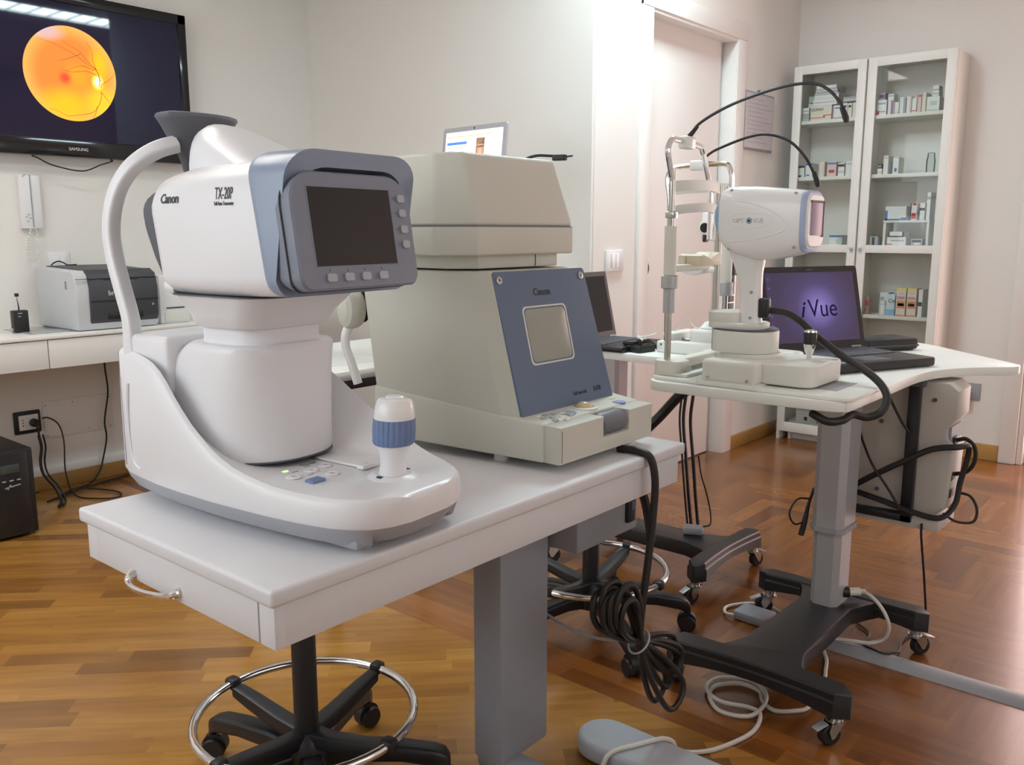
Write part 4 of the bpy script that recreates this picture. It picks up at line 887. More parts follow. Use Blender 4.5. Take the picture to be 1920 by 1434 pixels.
part('forehead_band', G(o).sweep([(2.022, YF, 1.315), (2.09, YF-.02, 1.320), (2.20, YF-.022, 1.322), (2.285, YF, 1.315)], [(a, b_) for a, b_ in rrect(.014, .0015, .001, 2)], (0, 0, 1)), M_creaml, iv)
part('forehead_band', G(o).sweep([(2.022, YF, 1.255), (2.09, YF-.02, 1.262), (2.20, YF-.022, 1.264), (2.285, YF, 1.255)], [(a, b_) for a, b_ in rrect(.012, .0015, .001, 2)], (0, 0, 1)), M_creaml, iv)
part('height_sleeve', G(o).cyl((2.022, YF, 1.09), (2.022, YF, 1.215), .0165, 20), M_creaml, iv)
part('height_knob', G(o).lathe([(.0185, 0), (.022, .002), (.022, .032), (.0185, .034)], (2.022, YF, 1.055), n=24), M_alu, iv)
part('height_thread', G(o).lathe([(.0155, 0), (.0155, .065)], (2.022, YF, .992), n=16), M_alu, iv)
part('post_collar', G(o).box((2.010, YF-.013, 1.235), (2.034, YF+.013, 1.252), .003), M_steel, iv)
part('chin_arm', G(o).box((2.022, 1.155, 1.098), (2.21, 1.185, 1.116), .005), M_creaml, iv)
part('chin_cup', G(o).prism([(2.11, 1.112), (2.22, 1.112), (2.228, 1.140), (2.215, 1.146), (2.17, 1.130), (2.125, 1.142), (2.11, 1.138)], 'y', 1.13, 1.20, .004), mat('ivory_cup', (.72, .66, .50), .45, var=.02), iv)
part('paper_pin', G(o).cyl((2.10, 1.17, 1.116), (2.10, 1.17, 1.135), .0025, 8), M_steel, iv)
# gooseneck light on the hoop
one('gooseneck_lamp', G((2.12, 1.0, 1.43)).tube([(2.10, 1.172, 1.444), (2.115, 1.15, 1.478), (2.12, 1.08, 1.512), (2.13, 1.0, 1.537), (2.14, .92, 1.552), (2.15, .865, 1.550), (2.15, .83, 1.532), (2.15, .803, 1.502), (2.15, .792, 1.480)], .0038, 8).tube([(2.15, .797, 1.49), (2.15, .787, 1.466), (2.15, .784, 1.455)], [.006, .0075, .0055], 10, 3).tube([(2.10, 1.172, 1.444), (2.112, 1.155, 1.470)], [.007, .0045], 10, 2), M_black, 'black gooseneck fixation light clamped to the front chrome hoop', 'lamp')
# thick cable of the scanner
one('scanner_cable', G((2.1, .75, .75)).tube([(2.118, .968, 1.008), (2.135, .94, 1.004), (2.165, .912, .996), (2.19, .886, .975), (2.192, .843, .940), (2.19, .772, .895), (2.17, .699, .862), (2.15, .657, .834), (2.13, .641, .806), (2.11, .648, .781), (2.09, .672, .770), (2.06, .694, .778), (2.01, .700, .772), (1.975, .722, .772), (1.99, .765, .783)], .0095, 10), M_cable, 'thick black cable running from the scanner neck over the table edge', 'cable')
part('cable_socket', G(o).box((2.105, .938, .985), (2.131, .966, 1.035), .006), M_black, iv)
# ================================================================ black laptop on the scanner table
def laptop(name, label, c, rz, w, dep, th, lidh, tilt, z, mb, scr, group=None):
    t = thing(name, label, 'laptop', (c[0], c[1], z), rz)
    part('base', G().box((-w/2, 0, 0.002), (w/2, dep, th), .006, 2), mb, t)
    R = Matrix.Rotation(-tilt, 3, 'X')
    def Lp(x, h, n): 
        v = R @ Vector((x, -n, h)); return Vector((v.x, dep-.012+v.y, th+v.z))
    g = G().loft([[Lp((0)+a, lidh/2+b_, -.006) for a, b_ in rrect(w/2, lidh/2, .01, 3)], [Lp(a, lidh/2+b_, .003) for a, b_ in rrect(w/2, lidh/2, .01, 3)]])
    part('lid', g, mb, t)
    sw = .018
    sc = part('screen', G().loft([[Lp(a, b_, .002) for a, b_ in ((-w/2+sw, .024), (w/2-sw, .024), (w/2-sw, lidh-.018), (-w/2+sw, lidh-.018))], [Lp(a, b_, .0038) for a, b_ in ((-w/2+sw, .024), (w/2-sw, .024), (w/2-sw, lidh-.018), (-w/2+sw, lidh-.018))]]), scr, t)
    for s_ in (-1, 1): part('hinge', G().cyl((s_*w*.4-.02, dep-.012, th+.001), (s_*w*.4+.02, dep-.012, th+.001), .006, 10), M_greyp, t)
    kb = G()
    for r in range(5):
        n = 13
        for i in range(n):
            x = -w*.42+i*w*.84/n; y = dep*.42+r*dep*.105
            kb.box((x+.0015, y, th-.001), (x+w*.84/n-.0015, y+dep*.09, th+.0022))
    k = part('keyboard', kb, M_dkgrey, t); k['kind'] = 'stuff'
    part('touchpad', G().box((-.045, dep*.08, th-.001), (.045, dep*.34, th+.0006), .001), M_dkgrey, t)
    return t, Lp
m = bpy.data.materials.new('ivue_desktop'); m.use_nodes = True; nt = m.node_tree; N = nt.nodes; bs = N['Principled BSDF']
bs.inputs['Base Color'].default_value = (.02, .015, .03, 1); bs.inputs['Roughness'].default_value = .25
tc = N.new('ShaderNodeTexCoord'); mp = N.new('ShaderNodeMapping'); mp.inputs['Location'].default_value = (-.02, 0, -.186); nt.links.new(tc.outputs['Object'], mp.inputs[0])
mp.inputs['Scale'].default_value = (1, 0, 1.2)
ln = N.new('ShaderNodeVectorMath'); ln.operation = 'LENGTH'; nt.links.new(mp.outputs[0], ln.inputs[0])
rp = N.new('ShaderNodeValToRGB'); nt.links.new(ln.outputs['Value'], rp.inputs[0]); e = rp.color_ramp.elements
e[0].position = 0; e[0].color = (.46, .38, .95, 1); e[1].position = .16; e[1].color = (.060, .040, .105, 1)
k = e.new(.035); k.color = (.28, .21, .62, 1); k = e.new(.085); k.color = (.10, .07, .22, 1)
nt.links.new(rp.outputs[0], bs.inputs['Emission Color']); bs.inputs['Emission Strength'].default_value = .34
ivl, LP = laptop('laptop', 'black laptop showing a violet desktop picture beside the scanner', (2.515, .765), math.radians(-25), .385, .275, .028, .255, .24, .82, mat('laptop_black', (.018, .017, .018), .42, var=.08, bump=.04, bscale=500), m)
up2 = (LP(0, .2, 0)-LP(0, .1, 0)); 
text('screen_lettering', 'Vue', .078, LP(-.022, .100, .0042), (1, 0, 0), up2, emis('glyph_dark', (.012, .008, .03), 1), ivl, ext=.0002, sx=.95)
text('screen_lettering', 'i', .074, LP(-.055, .100, .0042), (1, 0, 0), up2+Vector((.03, 0, 0)), emis('glyph_dark2', (.012, .008, .03), 1), ivl, ext=.0002, bold=.001)
for k in range(6): part('desktop_icon', G().loft([[LP(-.168+a, .215-.028*k+b_, n) for a, b_ in ((0, 0), (.008, 0), (.008, .007), (0, .007))] for n in (.003, .0042)]), emis('icon_blue', (.07, .08, .20), .7), ivl)
part('sticker', G().box((-.16, .012, .0275), (-.125, .03, .0288)), mat('blue_sticker', (.25, .42, .65), .3, var=.05), ivl)
part('webcam', G().loft([[LP(a, .245+b_, n) for a, b_ in ((-.012, -.002), (.012, -.002), (.012, .002), (-.012, .002))] for n in (.002, .0036)]), M_dkgrey, ivl)
# black box behind the laptop
bx = thing('external_drive', 'flat black box behind the laptop on the scanner table', 'drive', (2.98, .93, .82), math.radians(-30))
part('case', G().box((-.10, -.06, .003), (.10, .06, .040), .008), M_black, bx)
part('vent_rim', G().box((-.098, -.0615, .016), (.098, -.058, .019)), M_dkgrey, bx)
part('glossy_corner', G().box((-.1015, -.055, .006), (-.096, .0, .036), .002), M_scrblk, bx)
for x in (-.08, .08): part('rubber_foot', G().box((x-.01, -.05, 0), (x+.01, .05, .004)), M_dkgrey, bx)
one('dark_knob', G((3.06, 1.04, .82)).lathe([(.014, 0), (.015, .02), (.015, .045), (.012, .05)], (3.06, 1.04, .82), n=16), M_black, 'small black cylinder standing behind the flat black box', 'knob')
one('usb_stick', G((3.15, .87, .82)).obox((3.15, .87, .824), (.035, .014, .008), rz=.7, r=.002), M_greyp, 'small grey memory stick near the black box on the table', 'USB stick')
# ================================================================ computer hung under the wing
pc = thing('computer_tower', 'beige computer case hung in a black strap under the scanner table', 'computer', (2.68, .75, .36)); o = (2.68, .75, .36)
cs = [(.612, .425), (.612, .43), (.605, .60), (.622, .63), (.622, .655), (.600, .690), (.600, .765), (.625, .785), (.90, .785), (.93, .76), (.93, .40), (.91, .385), (.64, .40)]
part('case', G(o).prism(cs, 'x', 2.625, 2.76, .006, 2), mat('case_beige', (.52, .50, .46), .5, var=.03), pc)
part('rear_panel', G(o).box((2.64, .614, .43), (2.745, .64, .66)), M_greyp, pc)
for z in (.45, .50, .55, .60): part('port', G(o).box((2.655, .608, z), (2.70, .617, z+.028), .002), M_black, pc)
for y, z in ((.66, .735), (.80, .655), (.80, .45)): part('case_screw', G(o).cyl((2.626, y, z), (2.621, y, z), .006, 10), M_dkgrey, pc)
part('strap', G(o).box((2.600, .695, .372), (2.628, .725, .796), .002), M_blkg, pc)
part('strap', G(o).box((2.600, .695, .372), (2.628, .925, .392), .002), M_blkg, pc)
part('strap', G(o).box((2.600, .70, .372), (2.775, .725, .390), .002), M_blkg, pc)
part('strap_lug', G(o).box((2.595, .685, .77), (2.635, .735, .798), .003), M_dkgrey, pc)
part('cradle', G(o).box((2.612, .62, .355), (2.78, .94, .386), .006), mat('cradle_beige', (.58, .56, .52), .5, var=.03), pc)
# ================================================================ slit lamp
sl = thing('slit_lamp', 'slit lamp with chrome head frame on the stand by the door', 'slit lamp', (2.86, 1.5, .77)); o = (2.86, 1.5, .77)
part('base_box', G(o).box((2.765, 1.37, .77), (2.82, 1.65, .812), .006), M_lamw, sl)
for y in (1.40, 1.63): part('base_screw', G(o).cyl((2.766, y, .80), (2.763, y, .80), .004, 8), M_dkgrey, sl)
part('base_end', G(o).box((2.80, 1.60, .77), (2.98, 1.65, .838), .006), M_creaml, sl)
part('base_end', G(o).box((2.80, 1.345, .77), (2.98, 1.39, .812), .006), M_creaml, sl)
part('axle', G(o).cyl((2.87, 1.38, .81), (2.87, 1.61, .81), .010), M_steel, sl)
part('carriage', G(o).prism([(p[0]+2.90, p[1]+1.49) for p in rrect(.065, .075, .03, 5)], 'z', .775, .855, .012, 3), M_whiteg, sl)
part('carriage_cap', G(o).lathe([(.045, 0), (.05, .01), (.035, .028), (.01, .034)], (2.90, 1.49, .85), n=24), M_whiteg, sl)
part('column', G(o).cyl((2.90, 1.43, .85), (2.90, 1.43, 1.10), .014), M_steel, sl)
part('arm', G(o).box((2.86, 1.405, 1.05), (2.93, 1.455, 1.12), .006), M_black, sl)
part('lamp_column', G(o).box((2.84, 1.408, .90), (2.87, 1.435, 1.03), .004), M_dkgrey, sl)
for z in (.93, .955, .98): part('scale_ring', G(o).box((2.836, 1.404, z), (2.874, 1.439, z+.004)), M_whiteg, sl)
part('microscope', G(o).box((2.86, 1.45, 1.17), (2.98, 1.54, 1.27), .012), M_whiteg, sl)
part('objective_ring', G(o).lathe([(.018, 0), (.026, .002), (.026, .02), (.02, .022)], (2.862, 1.512, 1.215), (-1, 0, 0), 24), M_whiteg, sl)
part('objective_glass', G(o).cyl((2.85, 1.512, 1.215), (2.838, 1.512, 1.215), .017, 20), M_scrblk, sl)
part('lever', G(o).box((2.84, 1.508, 1.165), (2.865, 1.52, 1.192), .003), M_black, sl)
part('side_knob', G(o).ball((2.86, 1.345, 1.01), (.012, .013, .026)), M_black, sl)
part('post', G(o).cyl((2.78, 1.618, .81), (2.78, 1.618, 1.35), .009), M_steel, sl)
part('post', G(o).cyl((2.78, 1.392, .81), (2.78, 1.392, 1.35), .009), M_steel, sl)
part('head_hoop', G(o).tube([(2.78, 1.618, 1.25), (2.78, 1.622, 1.32), (2.78, 1.632, 1.38), (2.78, 1.622, 1.41), (2.78, 1.60, 1.422), (2.78, 1.51, 1.426), (2.78, 1.42, 1.426), (2.78, 1.396, 1.412), (2.78, 1.386, 1.37), (2.78, 1.390, 1.30), (2.78, 1.392, 1.22)], .009, 10), M_chrome, sl)
part('hoop_clamp', G(o).box((2.764, 1.475, 1.408), (2.796, 1.54, 1.442), .006), M_whiteg, sl)
part('forehead_band', G(o).sweep([(2.78, 1.618, 1.345), (2.80, 1.55, 1.350), (2.80, 1.46, 1.350), (2.78, 1.392, 1.345)], rrect(.017, .002, .001, 2), (0, 0, 1)), M_creaml, sl)
part('height_sleeve', G(o).cyl((2.78, 1.392, 1.03), (2.78, 1.392, 1.20), .019, 18), M_creaml, sl)
part('height_knob', G(o).lathe([(.02, 0), (.025, .003), (.025, .045), (.02, .048)], (2.78, 1.392, .985), n=20), M_alu, sl)
part('chin_arm', G(o).box((2.77, 1.392, 1.062), (2.80, 1.62, 1.08), .004), M_whiteg, sl)
part('chin_cup', G(o).prism([(1.46, 1.078), (1.56, 1.078), (1.545, 1.06), (1.51, 1.052), (1.475, 1.06)], 'x', 2.75, 2.81, .004), M_whiteg, sl)
one('gooseneck_lamp', G((2.8, 1.3, 1.44)).tube([(2.785, 1.505, 1.44), (2.785, 1.485, 1.455), (2.78, 1.443, 1.475), (2.78, 1.339, 1.506), (2.78, 1.265, 1.511), (2.78, 1.192, 1.485), (2.78, 1.137, 1.432), (2.78, 1.10, 1.370)], .0045, 8).tube([(2.78, 1.106, 1.385), (2.78, 1.094, 1.352), (2.78, 1.090, 1.34)], [.007, .009, .006], 10, 3), M_black, 'black gooseneck fixation light on the slit lamp hoop', 'lamp')
# laptop by the slit lamp
lap2, _ = laptop('laptop', 'open black laptop with dark screen on the slit lamp table', (2.80, 1.728), math.radians(3), .31, .22, .022, .26, .22, .77, M_black, mat('matt_dark_screen', (.006, .006, .007), .6, var=.05, spec=.2))
cable('black_charger_lead', 'bundle of black charger cable beside the slit lamp', [(2.70, 1.678, .8045), (2.74, 1.702, .8055), (2.775, 1.738, .8035), (2.74, 1.750, .801), (2.70, 1.744, .801), (2.70, 1.718, .804), (2.735, 1.690, .807), (2.775, 1.688, .807), (2.808, 1.700, .797), (2.835, 1.692, .7785), (2.875, 1.685, .7785)], .008)
one('power_brick', G((2.735, 1.69, .77)).obox((2.735, 1.690, .783), (.05, .09, .026), rz=1.42, r=.005), M_black, 'small black power brick on the slit lamp table', 'adapter')
cable('white_lead', 'tangled white lead lying over the black charger cable', [(2.705, 1.672, .8165), (2.73, 1.705, .826), (2.765, 1.722, .822), (2.745, 1.680, .818), (2.715, 1.700, .822), (2.76, 1.672, .828), (2.79, 1.667, .834), (2.785, 1.697, .824), (2.75, 1.716, .819), (2.72, 1.680, .8165)], .003, M_cablew)
cable('white_lead', 'thin white lead standing up in a loop behind the chrome frame', [(2.86, 1.630, .8402), (2.86, 1.602, .858), (2.86, 1.575, .888), (2.858, 1.560, .872), (2.853, 1.545, .860), (2.85, 1.53, .8572)], .0022, M_cablew)
for k, (y, l) in enumerate(((1.50, 'black cable hanging below the slit lamp table'), (1.472, 'second black cable hanging from the slit lamp table edge'), (1.515, 'thin black cable hanging below the slit lamp table'))):
    cable('hanging_cable', l, [(2.72, y, .745), (2.72, y-.005, .66), (2.72, y+.004, .55), (2.72, y-.01, .42), (2.73, y-.02, .28), (2.76, y-.02, .15)], .006-.002*(k == 2))
cable('black_hose', 'thick black sleeve curving up under the scanner table', [(2.30, 1.22, .783), (2.36, 1.26, .745), (2.40, 1.34, .70), (2.42, 1.42, .62), (2.40, 1.50, .52), (2.42, 1.52, .42), (2.50, 1.52, .30), (2.52, 1.50, .15)], .016, n=8)
# ================================================================ desk and laptop behind the instruments
dk = thing('white_desk', 'white desk with dark metal edge behind the instruments', 'desk', (2.3, 2.6, 0)); o = (2.3, 2.6, 0)
part('desktop', G(o).prism([(p[0]+2.31, p[1]+2.63) for p in rrect(.56, .33, .03, 5)], 'z', .722, .74, .003), M_lamw, dk)
part('edge_band', G(o).prism([(p[0]+2.31, p[1]+2.63) for p in rrect(.562, .332, .03, 5)], 'z', .708, .7225, .002), M_greyp, dk)
part('underframe', G(o).box((1.80, 2.33, .670), (2.82, 2.37, .709), .003), M_black, dk)
for x in (1.82, 2.78):
    for y in (2.35, 2.90): part('leg', G(o).box((x-.02, y-.02, 0), (x+.02, y+.02, .709), .003), M_black, dk)
one('paper_sheet', G((1.95, 2.50, .74)).box((1.86, 2.42, .74), (2.10, 2.60, .7415)), mat('paper', (.72, .76, .76), .7, var=.02), 'pale paper sheet lying on the white desk', 'paper')
st = thing('laptop_stand', 'tall black laptop stand with side arm on the white desk', 'stand', (2.42, 2.40, .74)); o = (2.42, 2.40, .74)
part('foot', G(o).lathe([(.09, 0), (.09, .008), (.02, .015)], (2.42, 2.40, .74), n=28), M_black, st)
part('pole', G(o).cyl((2.42, 2.40, .75), (2.42, 2.40, 1.345), .015), M_black, st)
part('tray', G(o).box((2.20, 2.12, 1.335), (2.47, 2.47, 1.347), .004), M_black, st)
part('arm', G(o).tube([(2.40, 2.17, 1.332), (2.42, 2.115, 1.329), (2.44, 2.078, 1.345), (2.448, 2.055, 1.40), (2.45, 2.02, 1.445), (2.448, 1.96, 1.460), (2.45, 1.89, 1.456)], .005, 8), M_black, st)
part('arm_clip', G(o).obox((2.462, 1.868, 1.450), (.022, .05, .020), rz=.3, r=.004), M_black, st)
part('arm_tip', G(o).tube([(2.468, 1.85, 1.452), (2.478, 1.825, 1.455)], .003, 6), M_black, st)
mc, LM = laptop('laptop', 'silver laptop with bright white web page above the cream instrument', (2.225, 2.29), math.radians(-95), .345, .235, .016, .225, .12, 1.347, mat('laptop_silver', (.48, .50, .55), .35, metal=.3, var=.02), emis('white_page', (1.0, .97, .95), 1.05))
def mdec(a0, a1, b0, b1, m_, nm='screen_graphic'): part(nm, G().loft([[LM(a, b_, n) for a, b_ in ((a0, b0), (a1, b0), (a1, b1), (a0, b1))] for n in (.003, .0044)]), m_, mc)
mdec(-.145, -.035, .160, .170, emis('sel_blue', (.10, .24, .72), .9))
for a, w_ in ((-.15, .04), (-.105, .055), (-.035, .03), (.005, .05), (.065, .03)): mdec(a, a+w_, .186, .193, emis('tab_tan', (.72, .60, .42), .9), 'page_tab')
for b_, w_ in ((.147, .1), (.135, .035), (.122, .05), (.11, .08)): mdec(-.14, -.14+w_, b_, b_+.004, emis('txt_grey', (.55, .52, .52), .9), 'text_line')
for a0, a1, b0, b1, c_ in ((.018, .062, .09, .178, (.62, .36, .22)), (.018, .062, .155, .178, (.10, .06, .05)), (.018, .026, .12, .178, (.25, .14, .09)), (.020, .060, .143, .150, (.12, .10, .10)), (.056, .062, .1, .178, (.22, .13, .10)), (.038, .046, .118, .135, (.75, .47, .33))): mdec(a0, a1, b0, b1, emis('portrait_tone', c_, .9), 'portrait_patch')
part('webcam', G().loft([[LM(a, .216+b_, n) for a, b_ in rrect(.003, .004, .002, 3)] for n in (.002, .0036)]), M_black, mc)
# notice board by the door
nb = thing('notice_board', 'grey notice sheet in a thin dark frame on the wall by the cabinet', 'notice', (4.6, 2.17, 1.63)); o = (4.6, 2.17, 1.63)
part('board', G(o).box((4.445, 2.158, 1.635), (4.80, 2.171, 1.935), .002), M_greyp, nb)
part('sheet', G(o).box((4.455, 2.156, 1.645), (4.79, 2.159, 1.925)), mat('sheet_lilac', (.62, .58, .60), .6, var=.03), nb)
for k in range(11): part('text_line', G(o).box((4.47, 2.155, 1.895-.022*k), (4.47+.2+.1*((k*7) % 3)/2, 2.1565, 1.902-.022*k)), mat('line_tone', (.56, .51, .53), .6, var=.05) if k == 0 else bpy.data.materials['line_tone'], nb)
part('hook', G(o).cyl((4.61, 2.155, 1.945), (4.61, 2.172, 1.945), .006, 10), M_steel, nb)
# ================================================================ stools
def stool(c, rot, label, seat=.5):
    t = thing('wheeled_stool', label, 'stool', (c[0], c[1], 0), rot, 'stools with chrome foot rings')
    part('hub', G().lathe([(.030, .075), (.052, .085), (.055, .12), (.045, .150), (.030, .165)], (0, 0, 0), n=24), M_blkg, t)
    part('column', G().lathe([(.0255, .12), (.0255, .47), (.022, .48), (.014, .482), (.014, seat)], (0, 0, 0), n=20), M_black, t)
    part('foot_ring', G().tube([(.227*math.cos(a), .227*math.sin(a), .20) for a in [2*math.pi*k/48 for k in range(48)]], .0095, 12, 1, True), M_chrome, t)
    for k in range(4):
        a = math.radians(8+90*k); d = Vector((math.cos(a), math.sin(a), 0)); n_ = Vector((-d.y, d.x, 0))
        rg = []
        for r, z, hw, hz in ((.02, .150, .020, .016), (.08, .158, .020, .016), (.16, .176, .018, .015), (.212, .188, .016, .012)):
            rg.append([d*r+n_*a_+Vector((0, 0, z+b_)) for a_, b_ in rrect(hw, hz, .006, 2)])
        sp = part('ring_spoke', G().loft(rg), M_blkg, t)
        part('ring_clip', G().obox(d*.227+Vector((0, 0, .201)), (.03, .026, .026), rz=a, r=.006), M_black, sp)
    for k in range(5):
        a = math.radians(98+72*k); d = Vector((math.cos(a), math.sin(a), 0)); n_ = Vector((-d.y, d.x, 0))
        rg = []
        for r, z, hw, hz in ((.02, .105, .026, .022), (.10, .112, .025, .020), (.20, .105, .024, .018), (.27, .092, .024, .019), (.293, .082, .022, .020), (.303, .072, .015, .016)):
            rg.append([d*r+n_*a_+Vector((0, 0, z+b_)) for a_, b_ in rrect(hw, hz, .010, 3)])
        lg = part('base_leg', G().loft(rg), M_blkg, t, ang=.8)
        c_ = d*.285; s_ = math.radians(40+57*k); ax = Vector((math.cos(s_), math.sin(s_), 0)); f_ = Vector((-ax.y, ax.x, 0))
        cs_ = part('caster_stem', G().cyl(c_+Vector((0, 0, .045)), c_+Vector((0, 0, .08)), .008, 10), M_steel, lg)
        part('caster_wheel', G().lathe([(.008, -.022), (.024, -.022), (.0265, -.018), (.0265, -.005), (.022, -.003), (.022, .003), (.0265, .005), (.0265, .018), (.024, .022), (.008, .022)], c_+f_*.012+Vector((0, 0, .0265)), ax, 22), M_black, lg)
        part('caster_hood', G().lathe([(.0285, -.012), (.0285, .012)], c_+f_*.010+Vector((0, 0, .034)), ax, 18), M_black, lg)
    part('seat', G().lathe([(.06, seat-.005), (.165, seat), (.178, seat+.02), (.175, seat+.045), (.15, seat+.058), (.02, seat+.06)], (0, 0, 0), n=36), M_dkgrey, t)
    return t
stool((1.03, 1.44), 0, 'black five-star stool with chrome foot ring tucked under the drawer end of the table')
stool((2.085, 1.45), math.radians(-4), 'black five-star stool with chrome foot ring between front table and wheeled stands')
# ================================================================ cables and things on the floor
one('cable_duct', G((2.465, .2, 0)).prism([(2.425, 0), (2.43, .006), (2.445, .014), (2.465, .017), (2.485, .014), (2.50, .006), (2.505, 0)], 'y', -.6, .86), M_greyp, 'grey half-round cable duct lying across the parquet', 'cable duct')
ad = thing('power_adapter', 'flat grey power adapter on the floor by the wheeled base', 'adapter', (2.475, 1.095, 0))
part('body', G((2.475, 1.095, 0)).obox((2.475, 1.095, .016), (.085, .11, .030), rz=-.05, r=.008), M_greyp, ad)
cable('white_cable', 'white power cable plugged into the silver column and curling to the floor', [(2.510, .796, .165), (2.512, .775, .167), (2.502, .738, .150), (2.500, .711, .117), (2.505, .702, .079), (2.512, .718, .040), (2.498, .752, .0235), (2.479, .791, .0235), (2.462, .835, .0232), (2.440, .852, .0225), (2.412, .853, .008), (2.35, .82, .006), (2.29, .80, .006), (2.24, .785, .006), (2.15, .78, .006), (2.07, .76, .006), (2.03, .78, .006), (2.0, .82, .006), (2.02, .86, .007), (2.06, .89, .009), (2.06, .945, .010), (2.01, .99, .008), (1.95, .975, .008), (1.905, .92, .008), (1.93, .85, .012), (2.03, .855, .014), (2.09, .92, .014), (2.05, 1.0, .012), (1.98, 1.0, .012), (1.94, .94, .014), (1.96, .87, .014), (1.95, .835, .010), (1.87, .82, .006), (1.76, .85, .006), (1.705, .884, .008), (1.668, .908, .022), (1.655, .916, .046), (1.636, .928, .0578), (1.61, .945, .0578), (1.57, .965, .0578), (1.53, .985, .0582), (1.507, .996, .048), (1.496, 1.002, .022), (1.483, 1.007, .007), (1.42, 1.02, .006), (1.36, 1.0, .006)], .0055, M_cablew)
one('white_plug', G((2.49, .82, .15)).cyl((2.484, .825, .165), (2.512, .793, .165), .012, 12).cyl((2.51, .795, .165), (2.522, .781, .164), .008, 10), M_cablew, 'white plug in the foot of the silver column', 'plug')
cable('adapter_lead', 'short white lead looping out of the grey adapter', [(2.44, 1.145, .014), (2.445, 1.18, .010), (2.50, 1.20, .007), (2.57, 1.155, .007), (2.585, 1.09, .007), (2.56, 1.03, .007)], .005, M_cablew)
cable('black_floor_lead', 'thin black lead hanging from the computer and curling over the duct', [(2.6085, .665, .375), (2.609, .664, .345), (2.63, .663, .29), (2.675, .66, .17), (2.715, .66, .05), (2.70, .672, .008), (2.65, .69, .006), (2.595, .692, .006), (2.54, .680, .006), (2.50, .682, .0155), (2.462, .70, .022), (2.47, .74, .022), (2.52, .775, .006), (2.60, .785, .006), (2.65, .84, .006)], .0035)
# computer cables
cable('computer_cable', 'thick black cable slung diagonally across the computer case', [(2.59, .905, .43), (2.585, .88, .44), (2.585, .80, .50), (2.585, .72, .555), (2.59, .65, .60), (2.60, .585, .615), (2.65, .57, .61), (2.66, .575, .56), (2.655, .585, .50), (2.64, .59, .44), (2.60, .615, .405), (2.585, .68, .41), (2.585, .78, .43), (2.585, .90, .45)], .0085)
cable('computer_cable', 'thin black cable looping beside the computer case', [(2.70, .60, .46), (2.70, .565, .455), (2.70, .545, .42), (2.69, .55, .385), (2.66, .585, .385), (2.63, .615, .41)], .004)
cable('computer_cable', 'short black cable arching out of the computer ports', [(2.686, .611, .615), (2.686, .585, .622), (2.686, .562, .60), (2.686, .560, .56), (2.686, .578, .528), (2.686, .611, .515)], .006)
cable('computer_cable', 'thin black cable running down over the computer case to the strap', [(2.623, .86, .615), (2.595, .835, .58), (2.5735, .80, .53), (2.5735, .75, .465), (2.5735, .72, .42)], .0035)
cable('computer_cable', 'black cable from the table underside to the computer strap', [(2.59, .80, .79), (2.588, .77, .73), (2.588, .735, .67), (2.592, .715, .64)], .0045)
cable('column_lead', 'thin black loop beside the silver column', [(2.43, .925, .44), (2.40, .95, .44), (2.385, .965, .40), (2.40, .955, .365), (2.42, .935, .37)], .003)
one('ferrite_lead', G((2.43, .93, .3)).tube([(2.445, .92, .47), (2.435, .93, .42), (2.425, .935, .37), (2.415, .94, .33)], [.004, .005, .0085, .0085], 8), M_black, 'black cable end with thick ferrite beside the silver column', 'cable')
# instrument cord with tied bundle
co = thing('tied_cord', 'thick dark power cord hanging off the front table, tied in a bundle', 'cable', (1.56, .955, .13)); o = (1.56, .955, .13)
part('cord', G(o).tube([(1.60, 1.045, .728), (1.605, 1.0, .729), (1.603, .966, .722), (1.608, .955, .685), (1.610, .954, .634), (1.600, .954, .552), (1.588, .954, .482), (1.576, .954, .425), (1.566, .954, .37), (1.562, .954, .32)], .0085, 10), M_cable, co)
tie = Vector((1.556, .952, .318))
rnd = random.Random(3)
for k in range(7):
    up_c = Vector((1.462+rnd.uniform(-.02, .02), .952+rnd.uniform(-.025, .025), .43+rnd.uniform(-.02, .02)))
    w = .030+.012*rnd.random(); dn = Vector((1.66+rnd.uniform(-.05, .055), .950+rnd.uniform(-.03, .03), .185+rnd.uniform(-.035, .05)))
    ax = (up_c-tie).normalized(); sd = Vector((ax.z, 0, -ax.x)); ad_ = (dn-tie).normalized(); sd2 = Vector((ad_.z, 0, -ad_.x)); w2 = .020+.022*rnd.random(); dy = Vector((0, rnd.uniform(-.008, .008), 0))
    pts = [tie+dy, tie+(up_c-tie)*.5-sd*w*.8+dy, up_c-sd*w, up_c+ax*.035, up_c+sd*w, tie+(up_c-tie)*.5+sd*w*.8-dy, tie-dy, tie+(dn-tie)*.5+sd2*w2*.8, dn+sd2*w2, dn+ad_*.025, dn-sd2*w2, tie+(dn-tie)*.5-sd2*w2*.8]
    part('cord_loop', G(o).tube(pts, .0068, 8, 5, True), M_cable, co)
part('cable_tie', G(o).tube([tie+Vector((.030*math.cos(a)*.75, .022*math.sin(a), .030*math.cos(a)*.66)) for a in [2*math.pi*k/16 for k in range(16)]], .0025, 6, 2, True), M_alu, co, 'pale cable tie')
cable('grey_lead', 'thin grey lead trailing from the cord bundle behind the front table', [(1.54, .962, .322), (1.515, 1.03, .315), (1.498, 1.10, .325), (1.493, 1.17, .345), (1.485, 1.238, .37), (1.44, 1.262, .42), (1.41, 1.262, .52), (1.40, 1.262, .612)], .004, M_greyp)
one('grey_plug_block', G((2.73, 1.42, .137)).obox((2.72, 1.45, .152), (.05, .07, .026), rz=.4, r=.006), M_greyp, 'pale grey plug block resting on the slit lamp base', 'plug')
